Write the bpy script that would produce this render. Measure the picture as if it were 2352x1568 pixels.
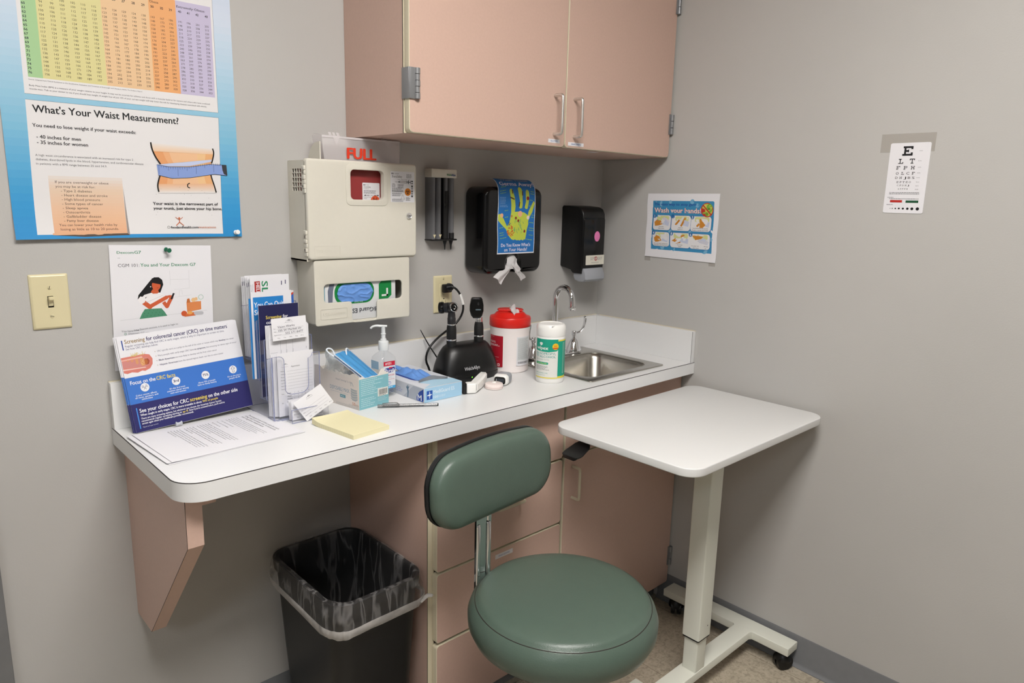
import bpy, bmesh, math, random
from mathutils import Vector, Matrix, noise
random.seed(7)
for _o in list(bpy.data.objects): bpy.data.objects.remove(_o, do_unlink=True)
S = bpy.context.scene
COL = S.collection
PI = math.pi
# ------------------------------------------------------------------ camera, world, lights, exposure
cam = bpy.data.objects.new('camera', bpy.data.cameras.new('camera'))
COL.objects.link(cam)
cam.matrix_world = Matrix(((0.73239695, 0.11700879, -0.67074858, -2.04639),
                           (-0.68048179, 0.15938737, -0.71522039, -1.71923),
                           (0.02322177, 0.98025742, 0.19635717, 1.42607), (0, 0, 0, 1)))
cam.data.sensor_width = 36.0
cam.data.lens = 1623.11 / 2352 * 36
cam.data.clip_start = 0.02
cam.data.dof.use_dof = True
cam.data.dof.focus_distance = 1.6
cam.data.dof.aperture_fstop = 9.0
S.camera = cam
S.view_settings.view_transform = 'Standard'
S.view_settings.look = 'None'
S.view_settings.gamma = 1.0
S.view_settings.use_curve_mapping = False
S.view_settings.exposure = 0.0
S.cycles.transparent_max_bounces = 64
S.cycles.max_bounces = 14
W = bpy.data.worlds.new('world'); S.world = W; W.use_nodes = True
W.node_tree.nodes['Background'].inputs[0].default_value = (1.0, 0.98, 0.96, 1)
W.node_tree.nodes['Background'].inputs[1].default_value = 0.03
LIGHTS = [(-1.58, -1.52, 0.0, 31.5, (1, .968, .93, 1)), (-3.9, -2.6, 0.0, 14.0, (.88, .94, 1, 1))]     # ceiling troffer, then an added cool daylight fill panel: x, y, turn, strength
# ------------------------------------------------------------------ materials
def srgb(h):
    h = h.lstrip('#'); r = []
    for i in (0, 2, 4):
        c = int(h[i:i+2], 16) / 255
        r.append(c / 12.92 if c <= .04045 else ((c + .055) / 1.055) ** 2.4)
    return (*r, 1)
MAT = {}
def pbr(n, col, rough=.5, metal=0, spec=.5, var=0, vscale=20, bump=0, bscale=200, coat=0, trans=0, ior=1.45, emit=0, alpha=1, sss=0):
    if n in MAT: return MAT[n]
    m = bpy.data.materials.new(n); m.use_nodes = True; MAT[n] = m
    nt = m.node_tree; b = nt.nodes['Principled BSDF']; c = srgb(col)
    b.inputs['Base Color'].default_value = c
    b.inputs['Roughness'].default_value = rough; b.inputs['Metallic'].default_value = metal
    b.inputs['Specular IOR Level'].default_value = spec; b.inputs['Coat Weight'].default_value = coat
    b.inputs['Coat Roughness'].default_value = .08
    b.inputs['Transmission Weight'].default_value = trans; b.inputs['IOR'].default_value = ior
    b.inputs['Alpha'].default_value = alpha
    if sss:
        b.inputs['Subsurface Weight'].default_value = sss; b.inputs['Subsurface Scale'].default_value = .01
    if emit:
        b.inputs['Emission Color'].default_value = c; b.inputs['Emission Strength'].default_value = emit
    if var or bump:
        tc = nt.nodes.new('ShaderNodeTexCoord')
        if var:
            nz = nt.nodes.new('ShaderNodeTexNoise'); nz.inputs['Scale'].default_value = vscale; nz.inputs['Detail'].default_value = 5
            nt.links.new(tc.outputs['Object'], nz.inputs['Vector'])
            r = nt.nodes.new('ShaderNodeValToRGB'); r.color_ramp.elements[0].position = .3; r.color_ramp.elements[1].position = .7
            r.color_ramp.elements[0].color = tuple(x * (1 - var) for x in c[:3]) + (1,)
            r.color_ramp.elements[1].color = tuple(min(1, x * (1 + var)) for x in c[:3]) + (1,)
            nt.links.new(nz.outputs['Fac'], r.inputs['Fac']); nt.links.new(r.outputs['Color'], b.inputs['Base Color'])
        if bump:
            nb = nt.nodes.new('ShaderNodeTexNoise'); nb.inputs['Scale'].default_value = bscale; nb.inputs['Detail'].default_value = 3
            nt.links.new(tc.outputs['Object'], nb.inputs['Vector'])
            bp = nt.nodes.new('ShaderNodeBump'); bp.inputs['Strength'].default_value = bump; bp.inputs['Distance'].default_value = .002
            nt.links.new(nb.outputs['Fac'], bp.inputs['Height']); nt.links.new(bp.outputs['Normal'], b.inputs['Normal'])
    return m
def film(n, tint, amount=.15, rough=.1, gloss=.25, wrinkle=0, wscale=30, streak=None, ridge=3.2, rw=.1):
    """thin clear plastic sheet: mostly see-through, a little diffuse haze, a glossy skin"""
    if n in MAT: return MAT[n]
    m = bpy.data.materials.new(n); m.use_nodes = True; MAT[n] = m
    nt = m.node_tree; nt.nodes.remove(nt.nodes['Principled BSDF']); out = nt.nodes['Material Output']
    c = srgb(tint)
    tr = nt.nodes.new('ShaderNodeBsdfTransparent'); tr.inputs[0].default_value = tuple(.93 + .07 * x for x in c[:3]) + (1,)
    df = nt.nodes.new('ShaderNodeBsdfDiffuse'); df.inputs[0].default_value = c
    tl = nt.nodes.new('ShaderNodeBsdfTranslucent'); tl.inputs[0].default_value = c
    md = nt.nodes.new('ShaderNodeMixShader'); md.inputs[0].default_value = .4
    nt.links.new(df.outputs[0], md.inputs[1]); nt.links.new(tl.outputs[0], md.inputs[2])
    gl = nt.nodes.new('ShaderNodeBsdfGlossy'); gl.inputs['Roughness'].default_value = rough
    m1 = nt.nodes.new('ShaderNodeMixShader'); m1.inputs[0].default_value = amount
    nt.links.new(tr.outputs[0], m1.inputs[1]); nt.links.new(md.outputs[0], m1.inputs[2])
    fr = nt.nodes.new('ShaderNodeLayerWeight'); fr.inputs[0].default_value = .5
    pw = nt.nodes.new('ShaderNodeMath'); pw.operation = 'POWER'; pw.inputs[1].default_value = 5
    ma = nt.nodes.new('ShaderNodeMath'); ma.operation = 'MULTIPLY_ADD'; ma.inputs[1].default_value = gloss * 2; ma.inputs[2].default_value = .03
    nt.links.new(fr.outputs['Facing'], pw.inputs[0]); nt.links.new(pw.outputs[0], ma.inputs[0])
    m2 = nt.nodes.new('ShaderNodeMixShader')
    nt.links.new(ma.outputs[0], m2.inputs[0]); nt.links.new(m1.outputs[0], m2.inputs[1]); nt.links.new(gl.outputs[0], m2.inputs[2])
    nt.links.new(m2.outputs[0], out.inputs['Surface'])
    if wrinkle:
        tc = nt.nodes.new('ShaderNodeTexCoord'); mp = nt.nodes.new('ShaderNodeMapping'); mp.inputs['Scale'].default_value = streak or (1, 1, 1)
        nz = nt.nodes.new('ShaderNodeTexNoise'); nz.inputs['Scale'].default_value = wscale; nz.inputs['Detail'].default_value = 3; nz.inputs['Distortion'].default_value = .35
        nt.links.new(tc.outputs['Object'], mp.inputs['Vector']); nt.links.new(mp.outputs[0], nz.inputs['Vector'])
        bp = nt.nodes.new('ShaderNodeBump'); bp.inputs['Strength'].default_value = wrinkle; bp.inputs['Distance'].default_value = .01
        nt.links.new(nz.outputs['Fac'], bp.inputs['Height'])
        for q in (gl, df): nt.links.new(bp.outputs[0], q.inputs['Normal'])
        nt.links.new(bp.outputs[0], fr.inputs['Normal'])
        rp = nt.nodes.new('ShaderNodeValToRGB'); e = rp.color_ramp.elements
        e[0].position = .5 - rw; e[0].color = (amount * .55,) * 3 + (1,); e[1].position = .5 + rw; e[1].color = (amount * .55,) * 3 + (1,)
        e2 = rp.color_ramp.elements.new(.5); e2.color = (min(1, amount * ridge),) * 3 + (1,)
        nt.links.new(nz.outputs['Fac'], rp.inputs['Fac']); nt.links.new(rp.outputs[0], m1.inputs[0])
    return m
def ink(h, rough=.55):
    n = 'print_' + h.lstrip('#') + ('' if rough == .55 else '_gloss')
    k = h.lstrip('#'); k = ''.join('%02x' % round(int(k[i:i+2], 16) * .935) for i in (0, 2, 4))     # printed inks, a little under the screen colour
    return MAT.get(n) or pbr(n, k, rough, spec=.35)
# the room
pbr('wall_paint', 'b3b1ae', .62, spec=.35, var=.02, vscale=3, bump=.12, bscale=260)
pbr('ceiling_tile', 'd2cfca', .9, var=.04, vscale=60)
pbr('laminate_pink', 'c5a799', .38, spec=.45, var=.02, vscale=160, bump=.04, bscale=900)
pbr('edge_beige', 'cfc6ae', .45)
pbr('laminate_white', 'dddddd', .33, var=.006, vscale=300, bump=.03, bscale=900)
pbr('seam_dark', '2a2420', .6)
pbr('base_rubber', '727375', .45, var=.04, vscale=30)
pbr('plastic_beige', 'd0ccc0', .42, var=.008, vscale=80, bump=.05, bscale=1200)
pbr('plastic_ivory', 'd3c9a4', .3, spec=.5)
pbr('black_gloss', '0a0a0b', .16, spec=.5)
pbr('black_plastic', '0f0f10', .38)
pbr('black_matte', '101011', .6)
pbr('chrome', 'e6e6e8', .07, metal=1)
pbr('steel', 'b4b0a8', .27, metal=1, var=.06, vscale=50)
pbr('nickel', 'dcdad6', .34, metal=1)
pbr('hinge_gray', '8d8e90', .4, metal=.5)
pbr('white_plastic', 'ecebe8', .3)
pbr('paper', 'dddce0', .75)
pbr('paper_edge', 'd8d6d6', .85, var=.12, vscale=900)

pbr('red_bin', '863030', .3, spec=.5)
pbr('vinyl_green', '506056', .32, spec=.45, var=.02, vscale=40, bump=.16, bscale=420)
pbr('vinyl_dark', '161718', .45)
pbr('table_white', 'd7d7d6', .36, bump=.03, bscale=700)
pbr('table_post', 'd9dacf', .36, spec=.4)
pbr('bin_black', '121213', .42, var=.1, vscale=40, bump=.08, bscale=300)
film('tape', 'cfc7bb', .10, .35, .1)
film('acrylic', 'dfe3f2', .03, .05, .2)
pbr('acrylic_edge', '8f96bd', .15, alpha=.55)
film('liner_film', 'cfcccb', .10, .2, .12, wrinkle=.5, wscale=24, streak=(1, 1, .2), ridge=3.4, rw=.045)
pbr('liner_hem', 'd6d2ce', .4, var=.12, vscale=60, alpha=.72)
film('bag_film', 'c6d0d6', .34, .15, .2, wrinkle=.5, wscale=18, ridge=1.7, rw=.12)
film('bottle_film', 'dfe9ee', .04, .03, .2)
film('frost_film', 'f2eff1', .56, .25, .15)
pbr('pump_frost', 'e3e6e8', .35, alpha=.86)
pbr('gel', 'd6ecf8', .08, alpha=.12)
pbr('glove_blue', '6390d2', .5, sss=0, var=.05, vscale=60)
pbr('mask_blue', '66bdf2', .7, var=.03, vscale=300)
pbr('mask_white', 'dfe6ef', .8)
pbr('card_gray', 'ddd7d0', .8, var=.04, vscale=120)
pbr('red_lid', 'd3231c', .3)
pbr('canister_white', 'ece4e2', .35)
pbr('pad_yellow', 'ddd6b0', .75)
pbr('led_green', '7dff3a', .4, emit=1.6)
pbr('lamp_glow', 'fff4e4', .5)
pbr('pen_clear', '6b6b6c', .15, alpha=.6)
pbr('pink_soap', 'e07bb0', .3)
pbr('gray_lever', '9a9da3', .4)
pbr('tubes_gray', '68686b', .22, coat=.3)
pbr('tubes_dark', '242427', .3)
pbr('tissue', 'f0eeee', .9)
# ------------------------------------------------------------------ object helpers
MW = {}
def empty(name, loc=(0, 0, 0), rot=(0, 0, 0), label=None, cat=None, group=None):
    o = bpy.data.objects.new(name, None); COL.objects.link(o)
    o.location = loc; o.rotation_euler = rot; o.empty_display_size = .05
    MW[o.name] = Matrix.LocRotScale(Vector(loc), Matrix.Rotation(rot[2], 3, 'Z') @ Matrix.Rotation(rot[1], 3, 'Y') @ Matrix.Rotation(rot[0], 3, 'X'), None)
    if label: tag(o, label, cat, group)
    return o
def tag(o, label, cat, group=None):
    o['label'] = label; o['category'] = cat
    if group: o['group'] = group
    return o
def wmat(o): return MW.get(o.name, Matrix.Identity(4)) if o else Matrix.Identity(4)
_txt = {}
def text_geo(s, bold=False):
    k = (s, bold)
    if k in _txt: return _txt[k]
    cu = bpy.data.curves.new('t', 'FONT'); cu.body = s; cu.size = 1; cu.resolution_u = 2; cu.fill_mode = 'FRONT'
    o = bpy.data.objects.new('t', cu); me = bpy.data.meshes.new_from_object(o)
    vs = [(v.co.x, v.co.y) for v in me.vertices]; fs = [tuple(p.vertices) for p in me.polygons]
    bpy.data.objects.remove(o); bpy.data.curves.remove(cu); bpy.data.meshes.remove(me)
    if bold:
        n = len(vs); V0 = vs; F0 = fs; vs = []; fs = []
        for k, (dx, dy) in enumerate(((-.02, 0), (.02, 0), (0, .016), (0, -.012))):
            vs += [(x + dx, y + dy, k) for x, y in V0]; fs += [tuple(i + k * n for i in f) for f in F0]
    x0 = min((v[0] for v in vs), default=0); x1 = max((v[0] for v in vs), default=.1)
    _txt[k] = (vs, fs, x0, x1); return _txt[k]
CAP = .69
def rr(x0, y0, x1, y1, r=0, n=5):
    if r <= 0: return [(x0, y0), (x1, y0), (x1, y1), (x0, y1)]
    p = []
    for cx, cy, a in ((x1 - r, y0 + r, -PI / 2), (x1 - r, y1 - r, 0), (x0 + r, y1 - r, PI / 2), (x0 + r, y0 + r, PI)):
        for i in range(n + 1):
            t = a + PI / 2 * i / n; p.append((cx + r * math.cos(t), cy + r * math.sin(t)))
    return p
def ell(cx, cy, rx, ry=None, n=24, a0=0, a1=2 * PI):
    ry = ry or rx
    return [(cx + rx * math.cos(a0 + (a1 - a0) * i / n), cy + ry * math.sin(a0 + (a1 - a0) * i / n)) for i in range(n if a1 - a0 > 6.28 else n + 1)]
def frame(o, x, y):
    """matrix taking local (x, y, z=normal) to space"""
    o = Vector(o); x = Vector(x).normalized(); y = Vector(y).normalized(); z = x.cross(y)
    m = Matrix.Identity(4)
    for i in range(3): m[i][0] = x[i]; m[i][1] = y[i]; m[i][2] = z[i]; m[i][3] = o[i]
    return m
def BACK(x, y, z): return frame((x, y, z), (1, 0, 0), (0, 0, 1))       # faces the room from the back wall (-y)
def RIGHT(x, y, z): return frame((x, y, z), (0, -1, 0), (0, 0, 1))     # faces the room from the right wall (-x)
def LEFTF(x, y, z): return frame((x, y, z), (0, -1, 0), (0, 0, 1))
def UP(x, y, z, a=0): return frame((x, y, z), (math.cos(a), math.sin(a), 0), (-math.sin(a), math.cos(a), 0))
class MB:
    def __init__(s, mat='white_plastic'):
        s.bm = bmesh.new(); s.mats = []; s.cur = 0; s.use(mat)
    def use(s, m):
        m = MAT[m] if isinstance(m, str) else m
        if m not in s.mats: s.mats.append(m)
        s.cur = s.mats.index(m); return s
    def _f(s, vs):
        try:
            f = s.bm.faces.new(vs); f.material_index = s.cur; f.smooth = True; return f
        except ValueError: return None
    def box(s, x0, y0, z0, x1, y1, z1, bev=0, seg=2, M=None):
        v = [s.bm.verts.new(p) for p in ((x0, y0, z0), (x1, y0, z0), (x1, y1, z0), (x0, y1, z0), (x0, y0, z1), (x1, y0, z1), (x1, y1, z1), (x0, y1, z1))]
        fs = [s._f([v[i] for i in q]) for q in ((3, 2, 1, 0), (4, 5, 6, 7), (0, 1, 5, 4), (1, 2, 6, 5), (2, 3, 7, 6), (3, 0, 4, 7))]
        vv = set(v)
        if bev:
            es = list({e for f in fs for e in f.edges})
            r = bmesh.ops.bevel(s.bm, geom=es, offset=bev, segments=seg, profile=.5, affect='EDGES', clamp_overlap=True)
            for f in r['faces']: f.material_index = s.cur; f.smooth = True
            vv = {q for f in r['faces'] for q in f.verts} | {q for q in v if q.is_valid}
        if M: bmesh.ops.transform(s.bm, matrix=M, verts=list(vv))
        return s
    def rings(s, rings, caps=True, closed=True, loop=False):
        V = [[s.bm.verts.new(p) for p in r] for r in rings]; n = len(V[0]); m = len(V)
        for i in range(m if loop else m - 1):
            a, b = V[i], V[(i + 1) % m]
            for j in range(n if closed else n - 1):
                s._f([a[j], a[(j + 1) % n], b[(j + 1) % n], b[j]])
        if caps and not loop:
            s._f(V[0][::-1]); s._f(V[-1])
        return s
    def lathe(s, prof, c=(0, 0, 0), n=28, axis=None, caps=True, sx=1, sy=1):
        c = Vector(c); R = Vector((0, 0, 1)).rotation_difference(Vector(axis)).to_matrix() if axis else Matrix.Identity(3)
        return s.rings([[c + R @ Vector((r * sx * math.cos(2 * PI * j / n), r * sy * math.sin(2 * PI * j / n), z)) for j in range(n)] for r, z in prof], caps)
    def cyl(s, p0, p1, r0, r1=None, n=20, caps=True):
        p0 = Vector(p0); p1 = Vector(p1)
        return s.lathe([(r0, 0), (r1 if r1 is not None else r0, (p1 - p0).length)], p0, n, p1 - p0, caps)
    def tube(s, pts, r, n=8, smooth=0, flat=1, caps=True):
        P = [Vector(p) for p in pts]
        for _ in range(smooth):
            Q = [P[0]]
            for a, b in zip(P, P[1:]): Q += [a * .75 + b * .25, a * .25 + b * .75]
            P = Q + [P[-1]]
        R = r if isinstance(r, (list, tuple)) else None
        up = Vector((0, 0, 1)); rings = []; prev = None
        for i, p in enumerate(P):
            t = (P[min(i + 1, len(P) - 1)] - P[max(i - 1, 0)]).normalized()
            if prev is None:
                a = t.cross(up)
                if a.length < .05: a = t.cross(Vector((0, 1, 0)))
            else: a = prev - t * prev.dot(t)
            a.normalize(); prev = a; b = t.cross(a)
            f = i / (len(P) - 1)
            ri = r if R is None else R[min(int(f * (len(R) - 1)), len(R) - 2)] * (1 - (f * (len(R) - 1) - min(int(f * (len(R) - 1)), len(R) - 2))) + R[min(int(f * (len(R) - 1)), len(R) - 2) + 1] * (f * (len(R) - 1) - min(int(f * (len(R) - 1)), len(R) - 2))
            rings.append([p + a * ri * math.cos(2 * PI * k / n) + b * ri * flat * math.sin(2 * PI * k / n) for k in range(n)])
        return s.rings(rings, caps)
    def plate(s, outlines, th, M, bev=0, seg=2):
        """extrude 2-D outlines (first outer, rest holes) by th along +normal; bevel rounds the rims"""
        cu = bpy.data.curves.new('p', 'CURVE'); cu.dimensions = '2D'; cu.fill_mode = 'BOTH'
        cu.extrude = max(th / 2 - bev, 1e-6); cu.bevel_depth = bev; cu.bevel_resolution = seg; cu.offset = -bev
        for ol in outlines:
            sp = cu.splines.new('POLY'); sp.points.add(len(ol) - 1); sp.use_cyclic_u = True
            for p, q in zip(sp.points, ol): p.co = (q[0], q[1], 0, 1)
        o = bpy.data.objects.new('p', cu); me = bpy.data.meshes.new_from_object(o)
        T = M @ Matrix.Translation((0, 0, th / 2))
        vs = [s.bm.verts.new(T @ v.co) for v in me.vertices]
        for p in me.polygons: s._f([vs[i] for i in p.vertices])
        bmesh.ops.remove_doubles(s.bm, verts=vs, dist=1e-6)
        bpy.data.objects.remove(o); bpy.data.curves.remove(cu); bpy.data.meshes.remove(me)
        return s
    def prism(s, ol, th, M):
        r0 = [M @ Vector((x, y, 0)) for x, y in ol]; r1 = [M @ Vector((x, y, th)) for x, y in ol]
        return s.rings([r0, r1])
    def quad(s, *p): s._f([s.bm.verts.new(q) for q in p]); return s
    def surf(s, fn, nu, nv, th=0):
        """grid surface fn(u, v) -> point, u and v in 0..1; th gives it thickness"""
        V = [[s.bm.verts.new(fn(i / nu, j / nv)) for j in range(nv + 1)] for i in range(nu + 1)]
        fs = [s._f([V[i][j], V[i + 1][j], V[i + 1][j + 1], V[i][j + 1]]) for i in range(nu) for j in range(nv)]
        if th:
            r = bmesh.ops.solidify(s.bm, geom=[f for f in fs if f], thickness=th)
            for g in r['geom']:
                if isinstance(g, bmesh.types.BMFace): g.material_index = s.cur; g.smooth = True
        return s
    def text(s, txt, M, x, y, h, w=None, al='l', bold=False, z=.0002, rot=0, zs=2.5e-5):
        """flat lettering on the plane M (metres)"""
        vs, fs, x0, x1 = text_geo(txt, bold); k = h / CAP; kx = k if w is None else w / max(x1 - x0, 1e-6)
        wd = (x1 - x0) * kx; ox = {'l': 0, 'c': -wd / 2, 'r': -wd}[al]; c, sn = math.cos(rot), math.sin(rot)
        V = []
        for q in vs:
            a, b = q[:2]; zz = z + (q[2] * zs if len(q) > 2 else 0)
            px, py = (a - x0) * kx + ox, b * k
            V.append(s.bm.verts.new(M @ Vector((x + px * c - py * sn, y + px * sn + py * c, zz))))
        for f in fs: s._f([V[i] for i in f])
        return s
    def flat(s, ol, M, z=.0002):
        s._f([s.bm.verts.new(M @ Vector((a, b, z))) for a, b in ol]); return s
    def build(s, name, parent=None, smooth=38, world=True, recalc=False):
        if recalc: bmesh.ops.recalc_face_normals(s.bm, faces=s.bm.faces)
        me = bpy.data.meshes.new(name)
        o = bpy.data.objects.new(name, me); COL.objects.link(o)
        if parent is not None:
            o.parent = parent
            if world: bmesh.ops.transform(s.bm, matrix=wmat(parent).inverted(), verts=s.bm.verts)
            MW[o.name] = wmat(parent).copy()
        else:                      # origin of a one-mesh thing at the middle of its base
            if s.bm.verts:
                xs = [v.co for v in s.bm.verts]
                c = Vector(((min(p.x for p in xs) + max(p.x for p in xs)) / 2, (min(p.y for p in xs) + max(p.y for p in xs)) / 2, min(p.z for p in xs)))
                bmesh.ops.translate(s.bm, vec=-c, verts=s.bm.verts); o.location = c; MW[o.name] = Matrix.Translation(c)
        s.bm.to_mesh(me); s.bm.free()
        for m in s.mats: me.materials.append(m)
        me.set_sharp_from_angle(angle=math.radians(smooth))
        return o
def structure(mb, name, parent=None):
    o = mb.build(name, parent)
    if parent is None: o['kind'] = 'structure'
    return o
class Print:
    """a printed sheet: paper with flat art on it, drawn in millimetres, then laid (or bent) into place"""
    def __init__(s, w, h, th=.3, paper='paper', r=0, base=True, outline=None):
        s.mb = MB(paper); s.L = 0; s.w, s.h = w, h; s.th = th
        if base:
            ol = outline or rr(0, 0, w, h, r, 4)
            s.mb.rings([[Vector((x, y, 0)) for x, y in ol], [Vector((x, y, th)) for x, y in ol]])
    def lay(s): s.L += 1; return s
    def z(s):
        s.n = getattr(s, 'n', 0) + 1
        return s.th + .11 + s.L * .012 + s.n * .0005
    def poly(s, pts, c):
        s.mb.use(ink(c) if c not in MAT else c); s.mb._f([s.mb.bm.verts.new((x, y, s.z())) for x, y in pts]); return s
    def rect(s, x0, y0, x1, y1, c, r=0): return s.poly(rr(x0, y0, x1, y1, r, 4), c)
    def circ(s, x, y, r, c, ry=None, n=20): return s.poly(ell(x, y, r, ry, n), c)
    def ring(s, x, y, r, t, c, ry=None, n=24, a0=0, a1=2 * PI):
        s.mb.use(ink(c)); ry = ry or r
        a = ell(x, y, r, ry, n, a0, a1); b = ell(x, y, r - t, ry - t, n, a0, a1)
        A = [s.mb.bm.verts.new((p[0], p[1], s.z())) for p in a]; B = [s.mb.bm.verts.new((p[0], p[1], s.z())) for p in b]
        m = len(A)
        for i in range(m if a1 - a0 > 6.28 else m - 1): s.mb._f([A[i], A[(i + 1) % m], B[(i + 1) % m], B[i]])
        return s
    def line(s, pts, t, c):
        for (x0, y0), (x1, y1) in zip(pts, pts[1:]):
            l = math.hypot(x1 - x0, y1 - y0) or 1; nx, ny = -(y1 - y0) / l * t / 2, (x1 - x0) / l * t / 2
            s.poly([(x0 - nx, y0 - ny), (x1 - nx, y1 - ny), (x1 + nx, y1 + ny), (x0 + nx, y0 + ny)], c)
        return s
    def text(s, x, y, t, h, c='26262a', w=None, al='l', bold=False, rot=0):
        s.mb.use(ink(c)); s.mb.text(t, Matrix.Identity(4), x, y, h, w, al, bold, s.z(), rot, .004); return s
    def fine(s, x, y, w, n, dy, h, c='8a8a90', rot=0, ragged=.25):
        """print too fine to read: word-length strokes"""
        cs, sn = math.cos(rot), math.sin(rot)
        for i in range(n):
            a = 0; end = w * (1 - ragged * random.random())
            while a < end:
                b = min(end, a + h * random.uniform(1.5, 5)); yy = -i * dy
                s.poly([(x + p * cs - q * sn, y + p * sn + q * cs) for p, q in ((a, yy), (b, yy), (b, yy + h), (a, yy + h))], c)
                a = b + h * .8
        return s
    def fade(s, x0, y0, x1, y1, stops, n=24, horiz=False):
        """a printed colour blend as strips; stops = [(t, hex)]"""
        for i in range(n):
            t = (i + .5) / n
            for (a, ca), (b, cb) in zip(stops, stops[1:]):
                if a <= t <= b: break
            f = (t - a) / (b - a)
            c = ''.join('%02x' % round(int(ca[k:k+2], 16) * (1 - f) + int(cb[k:k+2], 16) * f) for k in (0, 2, 4))
            if horiz: s.rect(x0 + (x1 - x0) * i / n, y0, x0 + (x1 - x0) * (i + 1) / n, y1, c)
            else: s.rect(x0, y0 + (y1 - y0) * i / n, x1, y0 + (y1 - y0) * (i + 1) / n, c)
        return s
    def place(s, M=None, warp=None, cx=(), cy=()):
        bm = s.mb.bm
        if len(cx) or len(cy): bmesh.ops.triangulate(bm, faces=bm.faces[:], ngon_method='EAR_CLIP')
        for c in cx: bmesh.ops.bisect_plane(bm, geom=bm.verts[:] + bm.edges[:] + bm.faces[:], plane_co=(c, 0, 0), plane_no=(1, 0, 0))
        for c in cy: bmesh.ops.bisect_plane(bm, geom=bm.verts[:] + bm.edges[:] + bm.faces[:], plane_co=(0, c, 0), plane_no=(0, 1, 0))
        for v in bm.verts:
            p = v.co
            q = warp(p.x, p.y, p.z) if warp else Vector((p.x, p.y, p.z))
            q = Vector(q) * .001
            v.co = M @ q if M else q
        return s.mb
def copy_tree(o, loc=None, parent=None):
    c = o.copy(); COL.objects.link(c)
    if parent: c.parent = parent
    if loc is not None: c.location = loc
    for ch in o.children: copy_tree(ch, None, c)
    return c
# ------------------------------------------------------------------ the room
structure(MB('wall_paint').box(-5, 0, 0, .1, .1, 2.62), 'wall_back')
structure(MB('wall_paint').box(0, -5, 0, .1, 0, 2.62), 'wall_right')
structure(MB('wall_paint').box(-5.1, -5, 0, -5, .1, 2.62), 'wall_left')
structure(MB('wall_paint').box(-5.1, -5.1, 0, .1, -5, 2.62), 'wall_front')
structure(MB('ceiling_tile').box(-5.1, -5.1, 2.62, .1, .1, 2.7), 'ceiling')
def floor_mat():
    m = bpy.data.materials.new('floor_vinyl'); m.use_nodes = True; MAT['floor_vinyl'] = m
    nt = m.node_tree; b = nt.nodes['Principled BSDF']; N = nt.nodes.new; K = nt.links.new
    tc = N('ShaderNodeTexCoord')
    n1 = N('ShaderNodeTexNoise'); n1.inputs['Scale'].default_value = 85; n1.inputs['Detail'].default_value = 6; n1.inputs['Distortion'].default_value = .8
    r1 = N('ShaderNodeValToRGB'); e = r1.color_ramp.elements
    e[0].position = .33; e[0].color = srgb('9c9180'); e[1].position = .52; e[1].color = srgb('b4a996')
    e2 = r1.color_ramp.elements.new(.7); e2.color = srgb('bfb4a2')
    vo = N('ShaderNodeTexVoronoi'); vo.inputs['Scale'].default_value = 95
    r2 = N('ShaderNodeValToRGB'); r2.color_ramp.elements[0].position = .12; r2.color_ramp.elements[0].color = (.35, .3, .24, 1); r2.color_ramp.elements[1].position = .22; r2.color_ramp.elements[1].color = (1, 1, 1, 1)
    mx = N('ShaderNodeMix'); mx.data_type = 'RGBA'; mx.blend_type = 'MULTIPLY'; mx.inputs['Factor'].default_value = .45
    br = N('ShaderNodeTexBrick'); br.offset = 0; br.inputs['Scale'].default_value = 1; br.inputs['Brick Width'].default_value = .305; br.inputs['Row Height'].default_value = .305
    br.inputs['Mortar Size'].default_value = .0012; br.inputs['Color1'].default_value = (1, 1, 1, 1); br.inputs['Color2'].default_value = (.95, .95, .95, 1); br.inputs['Mortar'].default_value = (.45, .42, .38, 1)
    m2 = N('ShaderNodeMix'); m2.data_type = 'RGBA'; m2.blend_type = 'MULTIPLY'; m2.inputs['Factor'].default_value = .8
    for q in (n1, vo, br): K(tc.outputs['Object'], q.inputs['Vector'])
    K(n1.outputs['Fac'], r1.inputs['Fac']); K(vo.outputs['Distance'], r2.inputs['Fac'])
    K(r1.outputs[0], mx.inputs[6]); K(r2.outputs[0], mx.inputs[7]); K(mx.outputs[2], m2.inputs[6]); K(br.outputs[0], m2.inputs[7])
    K(m2.outputs[2], b.inputs['Base Color']); b.inputs['Roughness'].default_value = .38
floor_mat()
structure(MB('floor_vinyl').box(-5.1, -5.1, -.05, .1, .1, 0), 'floor')
def cove(p0, p1, nrm, name):
    """rubber base with a cove foot; p0-p1 runs along the wall, nrm points into the room"""
    d = Vector(nrm); prof = [(0, 0), (.016, 0), (.016, .002), (.009, .006), (.0045, .014), (.0035, .1), (.002, .103), (0, .103)]
    r = [[Vector(p) + d * a + Vector((0, 0, z)) for a, z in prof] for p in (p0, p1)]
    structure(MB('base_rubber').rings(r), name)
cove((0, -.36, 0), (0, -5, 0), (-1, 0, 0), 'baseboard_right')
cove((-1.895, 0, 0), (-1.07, 0, 0), (0, -1, 0), 'baseboard_back')
structure(MB('base_rubber').box(-1.985, -.018, 0, -1.895, 0, 2.1, .003), 'trim_1')
lights_i = 0
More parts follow.
